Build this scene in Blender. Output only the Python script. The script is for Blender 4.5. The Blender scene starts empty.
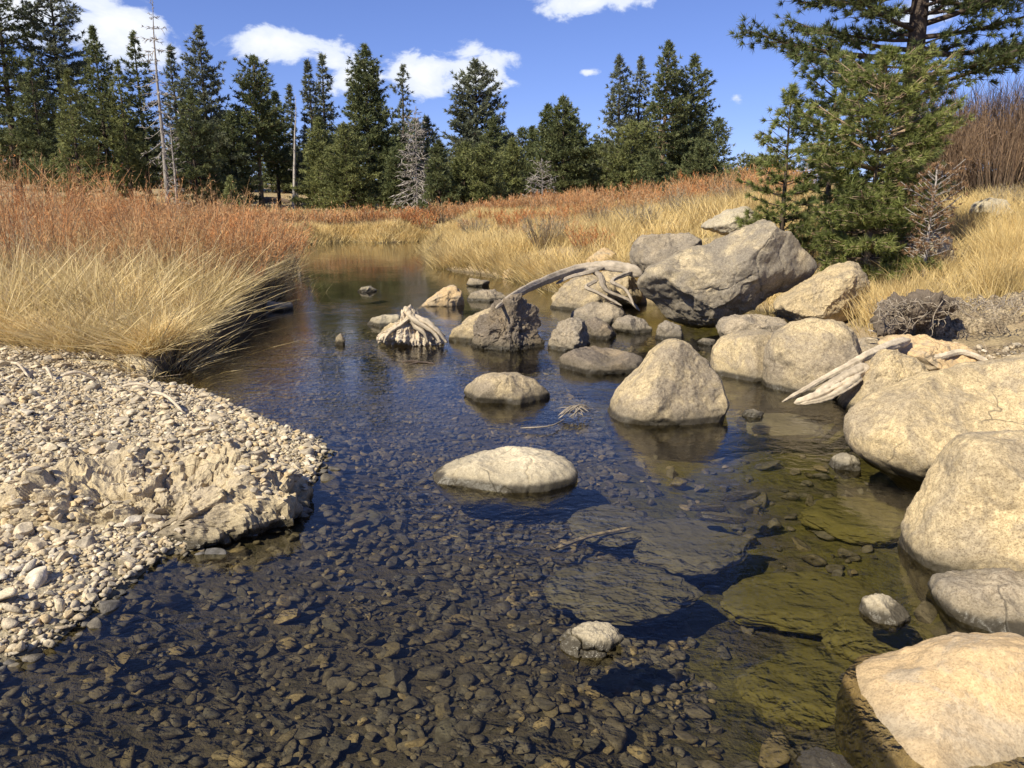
import bpy, bmesh, math, random
import numpy as np
from mathutils import Vector

SC = bpy.context.scene
COL = SC.collection
R = math.radians
# ------------------------------------------------------------------ camera
CAM_H, F, PITCH = 1.6, 780.0, R(12.93)
cam_d = bpy.data.cameras.new('camera'); cam = bpy.data.objects.new('camera', cam_d); COL.objects.link(cam)
cam.location = (0, 0, CAM_H); cam.rotation_euler = (R(90) - PITCH, 0, 0)
cam_d.sensor_width = 36; cam_d.lens = 36 * F / 1024; cam_d.clip_end = 3000; cam_d.clip_start = .05
SC.camera = cam
cp, sp_ = math.cos(PITCH), math.sin(PITCH)
def ray(px, py):
    a, b = px - 512, 384 - py
    return np.array([a, F * cp + b * sp_, -F * sp_ + b * cp])
def G(px, py, z=0.0):
    d = ray(px, py); t = (z - CAM_H) / d[2]
    return np.array([0, 0, CAM_H]) + d * t
def W(px, py, D):
    d = ray(px, py); return np.array([0, 0, CAM_H]) + d * (D / d[1])

# ------------------------------------------------------------------ noise
def _h(x, y, z, s):
    n = (x * 73856093) ^ (y * 19349663) ^ (z * 83492791) ^ (s * 2654435761)
    n = (n ^ (n >> 13)) * 1274126177 & 0x7fffffff
    n = (n ^ (n >> 15)) * 668265263 & 0x7fffffff
    n = n ^ (n >> 11)
    return (n & 0xffff) / 32767.5 - 1
def vn(p, s=0):
    p = np.asarray(p, float); i = np.floor(p).astype(np.int64); f = p - i; u = f * f * (3 - 2 * f)
    r = 0
    for dx in (0, 1):
        for dy in (0, 1):
            for dz in (0, 1):
                w = (u[:, 0] if dx else 1 - u[:, 0]) * (u[:, 1] if dy else 1 - u[:, 1]) * (u[:, 2] if dz else 1 - u[:, 2])
                r = r + w * _h(i[:, 0] + dx, i[:, 1] + dy, i[:, 2] + dz, s)
    return r
def fbm(p, o=4, s=0, g=.5, lac=2.03):
    r, a = 0, 1.
    p = np.asarray(p, float)
    for k in range(o):
        r = r + a * vn(p, s + k * 7); a *= g; p = p * lac + 3.7
    return r

# ------------------------------------------------------------------ mesh helpers
class Acc:
    def __init__(s): s.V = []; s.F = []; s.A = []; s.B = []; s.n = 0
    def add(s, V, Fc, a=0., b=0.):
        V = np.asarray(V, float); Fc = np.asarray(Fc, np.int64)
        if len(V) == 0: return
        s.V.append(V); s.F.append(Fc + s.n)
        s.A.append(np.broadcast_to(np.asarray(a, float), (len(V),))); s.B.append(np.broadcast_to(np.asarray(b, float), (len(V),)))
        s.n += len(V)
    def build(s, name, mat, parent=None, loc=(0, 0, 0), smooth=True):
        V = np.concatenate(s.V); Fc = np.concatenate(s.F)
        return mk(name, V, Fc, mat, parent, loc, smooth, np.concatenate(s.A), np.concatenate(s.B))
def mkmesh(name, V, Fc, mat, smooth=True, a=None, b=None):
    me = bpy.data.meshes.new(name); n = len(V); m, k = Fc.shape
    me.vertices.add(n); me.vertices.foreach_set('co', np.ascontiguousarray(V, dtype=np.float32).ravel())
    me.loops.add(m * k); me.loops.foreach_set('vertex_index', Fc.astype(np.int32).ravel())
    me.polygons.add(m); me.polygons.foreach_set('loop_start', np.arange(0, m * k, k, dtype=np.int32))
    me.polygons.foreach_set('use_smooth', np.full(m, smooth))
    me.update(calc_edges=True)
    for nm, d in (('va', a), ('vb', b)):
        if d is not None:
            at = me.attributes.new(nm, 'FLOAT', 'POINT'); at.data.foreach_set('value', np.ascontiguousarray(d, dtype=np.float32))
    me.materials.append(mat)
    return me
def mk(name, V, Fc, mat, parent=None, loc=(0, 0, 0), smooth=True, a=None, b=None):
    o = bpy.data.objects.new(name, mkmesh(name, V, Fc, mat, smooth, a, b)); COL.objects.link(o)
    o.location = loc
    if parent: o.parent = parent
    return o
def tag(o, label=None, cat=None, group=None, kind=None):
    if label: o['label'] = label
    if cat: o['category'] = cat
    if group: o['group'] = group
    if kind: o['kind'] = kind
    return o
def empty(name, loc):
    o = bpy.data.objects.new(name, None); COL.objects.link(o); o.location = loc; o.empty_display_size = .1
    return o
_ico = {}
def ico(n):
    if n not in _ico:
        bm = bmesh.new(); bmesh.ops.create_icosphere(bm, subdivisions=n, radius=1)
        bm.verts.ensure_lookup_table()
        _ico[n] = (np.array([v.co[:] for v in bm.verts]), np.array([[v.index for v in f.verts] for f in bm.faces])); bm.free()
    return _ico[n]
def nrm(v): return v / np.maximum(np.linalg.norm(v, axis=-1, keepdims=True), 1e-9)
def tube(path, rad, sides=6, rough=0., seed=0, flat=1., flute=0.):
    path = np.asarray(path, float); rad = np.broadcast_to(np.asarray(rad, float), (len(path),))
    t = nrm(np.gradient(path, axis=0)); ref = np.array([0, 0, 1.]) if abs(t[:, 2]).mean() < .8 else np.array([0, 1., 0])
    u = nrm(np.cross(t, ref)); v = np.cross(t, u)
    an = np.linspace(0, 2 * math.pi, sides, endpoint=False)
    P = path[:, None] + rad[:, None, None] * (np.cos(an)[None, :, None] * u[:, None] + flat * np.sin(an)[None, :, None] * v[:, None])
    if flute:
        r1 = np.random.default_rng(seed + 5); pr = 1 + flute * sum(r1.uniform(.4, 1) * np.sin(k_ * an[None] + r1.uniform(0, 6) + 1.5 * np.linspace(0, 1, len(path))[:, None]) for k_ in (2, 3, 5, 7)) / 2
        P = path[:, None] + (P - path[:, None]) * pr[..., None]
    n = len(path); P = P.reshape(-1, 3)
    if rough:
        q = P.copy(); c = np.repeat(path, sides, 0); P = c + (P - c) * (1 + rough * fbm(q * (1.2 / max(rad.mean(), .01)) * [1, 1, 1], 3, seed))[:, None]
    P = np.vstack([P, path[:1], path[-1:]])
    i = np.arange(n - 1)[:, None] * sides; j = np.arange(sides)[None]; j2 = (j + 1) % sides
    a, b, c, d = (i + j).ravel(), (i + j2).ravel(), (i + sides + j2).ravel(), (i + sides + j).ravel()
    Fc = np.vstack([np.stack([a, b, c], 1), np.stack([a, c, d], 1)])
    jj = np.arange(sides); k = (jj + 1) % sides
    Fc = np.vstack([Fc, np.stack([k, jj, np.full(sides, n * sides)], 1), np.stack([(n - 1) * sides + jj, (n - 1) * sides + k, np.full(sides, n * sides + 1)], 1)])
    return P, Fc
def spline(pts, n):
    pts = np.asarray(pts, float); t = np.linspace(0, len(pts) - 1, n); i = np.clip(t.astype(int), 0, len(pts) - 2); f = (t - i)[:, None]
    p = lambda k: pts[np.clip(k, 0, len(pts) - 1)]
    a, b, c, d = p(i - 1), p(i), p(i + 1), p(i + 2)
    return .5 * ((2 * b) + (c - a) * f + (2 * a - 5 * b + 4 * c - d) * f ** 2 + (3 * b - a - 3 * c + d) * f ** 3)
def blades(base, dr, L, bend, w, K, rng, a=None):
    N = len(base); side = nrm(np.cross(dr, rng.normal(size=(N, 3))))
    s = np.linspace(0, 1, K + 1)
    V = []; 
    for k in range(K):
        c = base + dr * (L * s[k])[:, None] + bend * (L * s[k] ** 2)[:, None]; ww = (w * (1 - .75 * s[k]))[:, None] * side
        V += [c - ww, c + ww]
    V.append(base + dr * L[:, None] + bend * L[:, None])
    V = np.stack(V, 1); m = 2 * K + 1; o = np.arange(N)[:, None] * m; Fc = []
    for k in range(K - 1):
        q = 2 * k; Fc += [o + [[q, q + 1, q + 3]], o + [[q, q + 3, q + 2]]]
    q = 2 * K - 2; Fc.append(o + [[q, q + 1, q + 2]])
    sb = np.array(list(np.repeat(s[:K], 2)) + [1.])
    if a is None: a = rng.random(N)
    return V.reshape(-1, 3), np.concatenate(Fc), np.repeat(a, m), np.tile(sb, N)

# ------------------------------------------------------------------ materials
def newmat(name):
    m = bpy.data.materials.new(name); m.use_nodes = True; nt = m.node_tree; nt.nodes.clear()
    out = nt.nodes.new('ShaderNodeOutputMaterial'); return m, nt, out
class N:
    def __init__(s, nt): s.nt = nt
    def __call__(s, typ, props=None, **inp):
        n = s.nt.nodes.new('ShaderNode' + typ)
        for k, v in (props or {}).items(): setattr(n, k, v)
        for k, v in inp.items():
            key = int(k[1:]) if k[0] == 'i' and k[1:].isdigit() else k.replace('_', ' ')
            if hasattr(v, 'outputs'): v = v.outputs[0]
            if isinstance(v, bpy.types.NodeSocket): s.nt.links.new(v, n.inputs[key])
            else:
                if isinstance(v, tuple) and len(v) == 3 and n.inputs[key].type == 'RGBA': v = v + (1,)
                n.inputs[key].default_value = v
        return n
    def mix(s, f, a, b):
        n = s('MixRGB', {}, i0=f, i1=a, i2=b); return n.outputs[0]
    def mul(s, f, a, b):
        n = s('MixRGB', {'blend_type': 'MULTIPLY'}, i0=f, i1=a, i2=b); return n.outputs[0]
    def math(s, op, a, b=0., c=None, clamp=False):
        n = s('Math', {'operation': op, 'use_clamp': clamp}, i0=a, i1=b)
        if c is not None: n.inputs[2].default_value = c
        return n.outputs[0]
    def rng(s, v, a, b, c=0., d=1.):
        return s('MapRange', {'interpolation_type': 'SMOOTHSTEP'}, i0=v, i1=a, i2=b, i3=c, i4=d).outputs[0]
    def noise(s, vec, sc, det=4, rough=.55, dist=0.):
        return s('TexNoise', {}, Vector=vec, Scale=sc, Detail=float(det), Roughness=rough, Distortion=dist).outputs[0]
    def attr(s, nm): return s('Attribute', {'attribute_name': nm}).outputs['Fac']
def ramp(r, cols, den):
    r.elements.remove(r.elements[1]); r.elements[0].position = 0.; r.elements[0].color = cols[0] + (1,)
    for i, cc in enumerate(cols[1:], 1): r.elements.new(i / den).color = cc + (1,)
def stone_mat(name, tan=(.54, .43, .25), grey=(.30, .25, .18), dark=(.13, .11, .085), greyamt=.5, speck=1., bump=.6, wet=.06, pale=0., sub_c=(.10, .085, .04), sub_f=.75):
    m, nt, out = newmat(name); n = N(nt)
    geo = n('NewGeometry'); pos = geo.outputs['Position']
    big = n.noise(pos, 1.7, 5, .6, .5); mid = n.noise(pos, 7, 5, .65); fine = n('SeparateXYZ', {}, i0=n('TexVoronoi', {}, Vector=pos, Scale=190.).outputs['Color']).outputs[0]; fin2 = n.noise(pos, 45, 4, .75)
    c = n.mix(n.rng(big, greyamt + .12, greyamt - .12), tan, grey)
    c = n.mix(n.rng(mid, .54, .72, 0, .6), c, dark); mot = n.noise(pos, 3.6, 7, .72, .8); c = n.mix(n.rng(mot, .48, .6, 0, .75), c, grey); c = n.mix(n.rng(mot, .6, .72, 0, .45), c, dark)
    stk = n.noise(n('Mapping', {}, Vector=pos, Scale=(7, 7, 1.2)).outputs[0], 1.6, 5, .65); c = n.mix(n.rng(stk, .56, .74, 0, .5), c, dark)
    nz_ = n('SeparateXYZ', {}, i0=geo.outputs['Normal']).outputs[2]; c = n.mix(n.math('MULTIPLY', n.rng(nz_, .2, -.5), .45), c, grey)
    c = n.mix(n.rng(mid, .45, .22, 0, .55), c, (min(tan[0] * 1.35, .8), min(tan[1] * 1.38, .75), min(tan[2] * 1.45, .65)))
    c = n.mul(min(1, .85 * speck), c, n.mix(n.rng(fine, .0, .5), (.62, .58, .54), (1.1, 1.09, 1.07)))
    c = n.mul(.7 * speck, c, n.mix(n.rng(fin2, .34, .64), (.66, .64, .62), (1.2, 1.2, 1.2)))
    # dark lichen streaks and hairline cracks
    vor = n('TexVoronoi', {'feature': 'DISTANCE_TO_EDGE'}, Vector=n('VectorMath', {'operation': 'ADD'}, i0=pos, i1=n('VectorMath', {'operation': 'SCALE'}, i0=n('TexNoise', {}, Vector=pos, Scale=3.).outputs['Color'], Scale=.35).outputs[0]).outputs[0], Scale=1.6).outputs[0]
    crack = n.math('MULTIPLY', n.rng(vor, .012, .0), n.rng(big, .5, .62))
    c = n.mix(n.math('MULTIPLY', crack, .6), c, (.07, .06, .05))
    z = n('SeparateXYZ', {}, i0=pos).outputs[2]
    wl = n.math('ADD', z, n.math('MULTIPLY', n.math('SUBTRACT', mid, .5), .05))
    wetf = n.rng(wl, wet, wet - .03)
    c = n.mix(n.rng(wl, wet + .09, wet, 0, .45), c, (.13, .11, .07))
    c = n.mix(n.math('MULTIPLY', wetf, .88), c, (.035, .03, .02))
    sub = n.rng(z, -.02, -.12)
    c = n.mix(n.math('MULTIPLY', sub, sub_f), c, sub_c)
    h = n.math('ADD', n.math('MULTIPLY', mid, .6), n.math('ADD', n.math('MULTIPLY', fine, .25), n.math('MULTIPLY', fin2, .12)))
    h = n.math('SUBTRACT', h, n.math('MULTIPLY', crack, .25))
    b = n('Bump', {}, Strength=bump, Distance=.03, Height=h)
    h = n.math('ADD', h, n.math('MULTIPLY', mot, .5))
    b = n('Bump', {}, Strength=bump, Distance=.035, Height=h)
    bs = n('BsdfPrincipled', {}, Base_Color=c, Roughness=n.rng(wetf, 0, 1, .88, .3), Normal=b)
    bs.inputs['Specular IOR Level'].default_value = .25
    nt.links.new(bs.outputs[0], out.inputs[0]); return m
def simple(name, cols, rough=.8, trans=0., attr='va', hcol=None, bump=0, scale=8., spec=.2):
    """cols: list of colours spread over the per-piece value va; hcol: colour towards the base (vb=0)."""
    m, nt, out = newmat(name); n = N(nt)
    rp = n('ValToRGB', {}, i0=n.attr(attr)); r = rp.color_ramp
    ramp(r, cols, max(1, len(cols) - 1))
    c = rp.outputs[0]
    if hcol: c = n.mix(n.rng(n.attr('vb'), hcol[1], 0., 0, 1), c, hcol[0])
    pos = n('NewGeometry').outputs['Position']
    if bump or scale:
        ns = n.noise(pos, scale, 4)
        c = n.mul(.6, c, n.mix(n.rng(ns, .3, .7), (.55, .55, .55), (1.25, 1.25, 1.25)))
    bs = n('BsdfPrincipled', {}, Base_Color=c, Roughness=rough); bs.inputs['Specular IOR Level'].default_value = spec
    if bump: nt.links.new(n('Bump', {}, Strength=bump, Distance=.02, Height=n.noise(pos, scale * 3, 5, .7)).outputs[0], bs.inputs['Normal'])
    if trans:
        tr = n('BsdfTranslucent', {}, Color=c); mx = n('MixShader', {}, i0=trans, i1=bs, i2=tr); nt.links.new(mx.outputs[0], out.inputs[0])
    else: nt.links.new(bs.outputs[0], out.inputs[0])
    return m
M = {}
M['tan'] = stone_mat('granite_tan')
M['tanbright'] = stone_mat('granite_bright', tan=(.56, .44, .25), grey=(.34, .28, .19), greyamt=.44)
M['orange'] = stone_mat('granite_orange', tan=(.60, .43, .23), grey=(.44, .36, .25), dark=(.32, .25, .16), greyamt=.36, speck=.6, wet=-.03)
M['cream'] = stone_mat('granite_cream', tan=(.66, .56, .38), grey=(.52, .45, .32), dark=(.28, .23, .16), greyamt=.38, speck=.6)
M['grey'] = stone_mat('granite_grey', tan=(.40, .33, .23), grey=(.26, .225, .175), greyamt=.5)
M['pale'] = stone_mat('granite_pale', tan=(.52, .45, .31), grey=(.40, .35, .26), dark=(.22, .18, .13), greyamt=.45, speck=.7)
M['brown'] = stone_mat('rock_brown', tan=(.34, .265, .17), grey=(.21, .175, .135), dark=(.06, .05, .04), greyamt=.52, bump=.9)
M['big'] = stone_mat('granite_weathered', tan=(.56, .46, .29), grey=(.27, .235, .18), dark=(.13, .11, .09), greyamt=.57, bump=.7)
M['outcrop'] = stone_mat('outcrop_stone', tan=(.56, .46, .29), grey=(.42, .35, .25), dark=(.22, .17, .11), greyamt=.4, speck=.6, bump=1.)
M['bedolive'] = stone_mat('bed_slab_olive', bump=.12, tan=(.27, .25, .10), grey=(.20, .19, .08), dark=(.10, .09, .035), speck=.6, sub_c=(.125, .108, .035), sub_f=.75, wet=-.5)
M['bedslab'] = stone_mat('bed_slab', bump=.12, sub_c=(.125, .113, .092), sub_f=.72, wet=-.5, tan=(.30, .275, .17), grey=(.23, .22, .15), dark=(.06, .055, .04), speck=.7)
M['wood'] = simple('driftwood', [(.42, .35, .26), (.30, .25, .19)], .85, bump=.6, scale=12)
M['woodpale'] = simple('bleached_driftwood', [(.60, .50, .36), (.46, .38, .27)], .85, bump=.6, scale=14)
M['bark'] = simple('bark', [(.13, .095, .07), (.07, .055, .045)], .9, bump=.9, scale=9)
M['barktan'] = simple('bark_tan', [(.38, .28, .19), (.25, .18, .12)], .9, bump=.6, scale=6)
M['snag'] = simple('dead_wood', [(.42, .38, .34), (.28, .25, .22)], .9, scale=4)
M['needle'] = simple('needles_dark', [(.10, .125, .055), (.18, .20, .085), (.27, .28, .12)], .6, .25, scale=.9)
M['needleblue'] = simple('needles_bluegrey', [(.13, .15, .095), (.22, .235, .145), (.29, .30, .19)], .6, .25, scale=.9)
M['needlebright'] = simple('needles_bright', [(.155, .175, .07), (.25, .265, .10), (.34, .345, .135)], .6, .28, scale=.9)  # paler yellow-green needle colour, mostly for the young and bushy conifers
M['pine'] = simple('pine_needles', [(.16, .19, .06), (.28, .31, .095), (.42, .42, .15)], .5, .35, scale=2.)
M['pinedark'] = simple('pine_needles_deep', [(.10, .13, .05), (.17, .20, .075), (.28, .29, .11)], .5, .3, scale=2.)
M['rust'] = simple('dead_needles', [(.24, .15, .08), (.36, .23, .13), (.30, .16, .08)], .8, .15, scale=4)
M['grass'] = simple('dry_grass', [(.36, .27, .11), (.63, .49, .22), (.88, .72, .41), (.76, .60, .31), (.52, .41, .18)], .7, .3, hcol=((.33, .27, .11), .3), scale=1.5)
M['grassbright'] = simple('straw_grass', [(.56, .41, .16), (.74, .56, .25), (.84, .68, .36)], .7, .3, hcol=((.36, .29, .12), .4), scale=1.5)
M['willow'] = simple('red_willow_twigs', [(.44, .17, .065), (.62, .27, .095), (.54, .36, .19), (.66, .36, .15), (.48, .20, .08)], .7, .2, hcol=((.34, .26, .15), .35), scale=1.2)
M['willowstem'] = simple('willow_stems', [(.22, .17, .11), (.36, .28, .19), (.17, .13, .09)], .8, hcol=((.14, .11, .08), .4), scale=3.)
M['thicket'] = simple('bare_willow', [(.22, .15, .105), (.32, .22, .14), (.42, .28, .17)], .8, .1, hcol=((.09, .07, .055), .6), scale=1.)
M['scrub'] = simple('grey_scrub', [(.22, .17, .12), (.30, .25, .17), (.36, .30, .2)], .8, .1, scale=2.)
def pebble_mat(name, cols, wet=False, bed=False):
    m, nt, out = newmat(name); n = N(nt)
    rp = n('ValToRGB', {}, i0=n.attr('va')); r = rp.color_ramp; r.interpolation = 'CONSTANT'
    ramp(r, cols, len(cols))
    pos = n('NewGeometry').outputs['Position']
    a, b = n.noise(pos, 22, 3), n.noise(pos, 120, 3, .7)
    c = n.mul(.75, rp.outputs[0], n.mix(n.rng(a, .3, .7), (.6, .6, .6), (1.2, 1.2, 1.2)))
    c = n.mul(.6, c, n.mix(n.rng(b, .35, .65), (.6, .6, .6), (1.2, 1.2, 1.2)))
    if bed:
        g = n.noise(pos, 1.3, 4); c = n.mix(n.rng(g, .42, .62, 0, .45), c, (.10, .085, .055))
        g = n.noise(pos, 30, 4); c = n.mix(n.rng(g, .5, .65, 0, .4), c, (.03, .026, .014))
    else:
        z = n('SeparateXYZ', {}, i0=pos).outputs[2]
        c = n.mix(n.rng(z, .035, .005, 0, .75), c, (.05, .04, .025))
    bs = n('BsdfPrincipled', {}, Base_Color=c, Roughness=.85, Normal=n('Bump', {}, Strength=.4, Distance=.01, Height=b)); bs.inputs['Specular IOR Level'].default_value = .2
    nt.links.new(bs.outputs[0], out.inputs[0]); return m
M['peb'] = pebble_mat('gravel_stone', [(.60, .48, .31), (.48, .40, .28), (.64, .53, .36), (.40, .34, .25), (.58, .44, .25), (.68, .59, .44), (.46, .385, .27), (.60, .50, .34)])
M['bedpeb'] = pebble_mat('bed_stone', [(.17, .15, .125), (.19, .17, .145), (.14, .13, .115), (.22, .19, .145), (.16, .145, .125), (.18, .165, .145), (.25, .21, .14), (.15, .14, .12), (.19, .165, .13), (.36, .29, .18)], bed=True)

# ------------------------------------------------------------------ shoreline + terrain
def gx(*p): return [G(a, b)[:2] for a, b in p]
shore = [np.array([-2.6, -3.]), np.array([-2.2, 1.2])] + gx((-60, 700), (0, 664), (45, 652), (100, 608), (135, 578), (165, 556), (210, 546), (262, 530), (303, 512), (303, 495), (320, 470), (326, 452), (318, 438), (288, 430), (250, 414), (218, 398), (188, 388), (140, 382)) \
    + gx((185, 366), (232, 340), (258, 316), (276, 300), (286, 288), (284, 274), (282, 262), (283, 252), (284, 246), (320, 243.5), (350, 241.5), (380, 243), (410, 242), (432, 241)) \
    + gx((436, 246), (430, 254), (437, 263), (447, 270), (500, 277), (535, 286), (575, 300), (625, 304), (700, 306), (770, 312), (800, 325), (835, 350), (862, 384), (905, 392), (938, 395)) \
    + [np.array([3.3, 5.]), np.array([3.0, 3.9]), np.array([2.35, 3.2]), np.array([1.9, 2.6]), np.array([1.5, 1.9]), np.array([1.6, -3.])]
shore = np.array(shore)
def seg_dist(P, poly, closed=True):
    d = np.full(len(P), 1e9); n = len(poly)
    for i in range(n if closed else n - 1):
        a, b = poly[i], poly[(i + 1) % n]; ab = b - a; L = (ab ** 2).sum() + 1e-12
        t = np.clip(((P - a) @ ab) / L, 0, 1); q = P - (a + t[:, None] * ab); d = np.minimum(d, np.hypot(q[:, 0], q[:, 1]))
    return d
def inside(P, poly):
    x, y = P[:, 0], P[:, 1]; c = np.zeros(len(P), bool); n = len(poly)
    for i in range(n):
        x1, y1 = poly[i]; x2, y2 = poly[(i + 1) % n]
        if y1 == y2: continue
        k = ((y1 > y) != (y2 > y)) & (x < (x2 - x1) * (y - y1) / (y2 - y1) + x1); c ^= k
    return c
ctl = [W(*p) for p in [
    (560, 240, 22), (500, 245, 26), (640, 219, 26), (700, 218, 18), (760, 228, 14), (640, 262, 13.5), (690, 262, 12.3), (600, 268, 15.5), (830, 292, 11.5), (880, 290, 10.2), (930, 270, 11),
    (1000, 214, 13), (1024, 300, 8.8), (960, 318, 8.3), (900, 316, 8.6), (1040, 350, 7), (900, 200, 17), (960, 200, 17), (1100, 195, 15), (1250, 170, 18),
    (470, 215, 36), (600, 209, 40), (700, 203, 36), (780, 200, 24), (820, 240, 15), (860, 255, 13)]]
ctl = [tuple(c) for c in ctl] + [(-5, 7.4, .22), (-3.6, 6.6, .14), (-6, 5, .25), (-4, 4.6, .2), (-3.4, 3.2, .17), (-6, 2, .3), (-4, 0, .25), (-2.6, 5.4, .09), (-2.2, 4.2, .08),
    (-5, 9, .42), (-9, 9, .5), (-5.5, 14, .45), (-9, 16, .6), (-14, 12, .7), (-11, 28, .6), (-16, 30, .9), (-30, 30, 1.2), (-30, 8, 1.3), (-12, 2, .7),
    (-8, 38, .42), (-2, 40, .5), (-14, 40, .6), (-8, 50, 1.0), (0, 50, 1.0), (10, 50, 1.5), (-20, 55, 1.5), (-8, 62, 1.6), (5, 62, 1.6), (-40, 60, 1.9), (20, 60, 1.9), (40, 50, 3.), (40, 20, 6), (22, 18, 4.4), (12, 4, 1.6), (5, 4.5, .5), (4, 2, .45), (8, 1, 1.0), (4, -2, .4), (-4, -3, .25), (20, -2, 3),
    (-60, 110, 5), (0, 110, 4.5), (60, 110, 5), (0, 200, 3), (-150, 200, 4), (150, 200, 6), (0, 600, 6), (-500, 500, 8), (500, 500, 8), (-300, 0, 6), (300, 0, 12), (-100, 20, 3), (100, 20, 9), (0, -60, 1.5), (60, -60, 6), (-60, -60, 2), (0, -300, 3)]
ctl += [(-2.2, 3.9, .06), (-1.6, 4.3, .05), (-2.6, 4.2, .08)]
C = np.array(ctl); sc_ = 1.
_D = np.sqrt(((C[:, None, :2] - C[None, :, :2]) ** 2).sum(-1) + .3)
_m = C[:, 2].mean(); _w = np.linalg.solve(_D + np.eye(len(C)) * -.12, C[:, 2] - _m)
def land(P):
    o = np.full(len(P), _m)
    for i in range(len(C)): o = o + _w[i] * np.sqrt((P[:, 0] - C[i, 0]) ** 2 + (P[:, 1] - C[i, 1]) ** 2 + .3)
    return o
def hgt(P):
    P = np.asarray(P, float); ins = inside(P, shore); d = seg_dist(P, shore); h = land(P)
    Q = np.c_[P, np.zeros(len(P))]
    bank = (P[:, 0] < -2.6) & (P[:, 1] > 7.35) & (P[:, 1] < 30)      # steep cut bank on the left
    farb = (P[:, 1] > 32)
    k = np.where(bank, 14., np.where(farb, 1.8, 1.1)); k = np.where((P[:, 0] < 0) & (P[:, 1] < 7.3), .55, k)
    h = np.maximum(h, .06) + .02 * fbm(Q * 1.3, 3, 5)
    up = np.minimum(h, .012 + k * d * .35) + .012 * vn(Q * 5, 9) * np.minimum(d * 4, 1)
    up = np.maximum(up, .006)
    right = np.clip((P[:, 0] - .2) / 1.5, 0, 1)
    dep = .24 + .16 * right + .07 * fbm(Q * .9, 3, 3)
    down = -np.minimum(dep, .01 + d * (.34 + .3 * right + 2. * bank)) + .012 * vn(Q * 6, 4) * np.minimum(d * 3, 1)
    return np.where(ins, np.minimum(down, -.006), up)
def H(x, y): return float(hgt(np.array([[x, y]]))[0])

def axis(lo, hi, fine, a, b, grow):
    r = list(np.arange(a, b, fine)); s = fine
    while r[-1] < hi: s *= grow; r.append(r[-1] + s)
    s = fine
    while r[0] > lo: s *= grow; r.insert(0, r[0] - s)
    return np.array(r)
ax = axis(-900, 900, .07, -6.5, 7, 1.045); ay = axis(-600, 1500, .07, 1.2, 13, 1.022)
gxx, gyy = np.meshgrid(ax, ay); P2 = np.c_[gxx.ravel(), gyy.ravel()]
Z = hgt(P2); nx, ny = len(ax), len(ay)
ii = (np.arange(ny - 1)[:, None] * nx + np.arange(nx - 1)[None]).ravel()
m, nt, out = newmat('ground_soil'); n = N(nt)
pos = n('NewGeometry').outputs['Position']; sx = n('SeparateXYZ', {}, i0=pos)
big, mid, fine = n.noise(pos, .35, 5), n.noise(pos, 4, 6, .65), n.noise(pos, 40, 4, .7)
c = n.mix(n.rng(mid, .35, .65), (.30, .23, .13), (.46, .36, .20)); c = n.mix(n.rng(big, .45, .6, 0, .6), c, (.36, .27, .17))
c = n.mul(.8, c, n.mix(n.rng(fine, .3, .7), (.45, .45, .45), (1.3, 1.3, 1.3)))
gb = n.math('MULTIPLY', n.rng(sx.outputs[0], -1.0, -1.3), n.rng(sx.outputs[1], 7.9, 7.5)); c = n.mix(gb, c, n.mul(.8, (.50, .42, .28), n.mix(n.rng(fine, .3, .7), (.4, .4, .4), (1.3, 1.3, 1.3))))
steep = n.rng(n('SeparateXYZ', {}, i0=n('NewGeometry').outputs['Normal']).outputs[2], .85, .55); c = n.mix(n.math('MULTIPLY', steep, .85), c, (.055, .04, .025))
damp = n.rng(sx.outputs[2], .06, .01); c = n.mix(n.math('MULTIPLY', damp, .7), c, (.06, .05, .03))
bedc = n.mix(n.math('MULTIPLY', n.rng(n.noise(pos, 2.2, 5, .6), .35, .55), n.rng(sx.outputs[0], .3, 1.0)), (.115, .10, .078), (.135, .122, .036)); bedc = n.mix(n.rng(n.noise(pos, 14, 5, .7), .45, .7), bedc, (.06, .055, .03))
c = n.mix(n.rng(sx.outputs[2], .0, -.03), c, bedc)
bs = n('BsdfPrincipled', {}, Base_Color=c, Roughness=.95, Normal=n('Bump', {}, Strength=.8, Distance=.04, Height=n.math('ADD', mid, n.math('MULTIPLY', fine, .4)))); bs.inputs['Specular IOR Level'].default_value = .1
nt.links.new(bs.outputs[0], out.inputs[0]); M['ground'] = m
g = mk('ground', np.c_[P2, Z], np.stack([ii, ii + 1, ii + nx + 1, ii + nx], 1), m); tag(g, kind='structure')

# ------------------------------------------------------------------ water
m, nt, out = newmat('stream_water'); n = N(nt)
pos = n('NewGeometry').outputs['Position']; sx = n('SeparateXYZ', {}, i0=pos)
mp = n('Mapping', {}, Vector=pos, Scale=(1., 1.25, 1.)).outputs[0]
w1 = n.noise(mp, 9, 3, .5, .6); w2 = n.noise(mp, 30, 3, .55, .4); w3 = n.noise(mp, 2.2, 2, .5)
riff = n.rng(n.noise(pos, .45, 3), .42, .62, .35, 1.)            # rippled and smooth patches
calm = n.math('MULTIPLY', riff, n.rng(sx.outputs[1], 9., 16., 1., .28))
h = n.math('ADD', n.math('MULTIPLY', w1, .5), n.math('ADD', n.math('MULTIPLY', w2, .14), n.math('MULTIPLY', w3, .9)))
b = n('Bump', {}, Strength=calm, Distance=.014, Height=h)
fr = n('Fresnel', {}, IOR=1.33, Normal=b)
tr = n('BsdfTransparent', {}, Color=(.80, .77, .64)); gl = n('BsdfGlossy', {}, Color=(1, 1, 1), Roughness=.03, Normal=b)
mx = n('MixShader', {}, i0=fr, i1=tr, i2=gl); nt.links.new(mx.outputs[0], out.inputs[0]); M['water'] = m
wp = np.array([(-30, -4, 0), (30, -4, 0), (30, 60, 0), (-30, 60, 0)], float)
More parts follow.
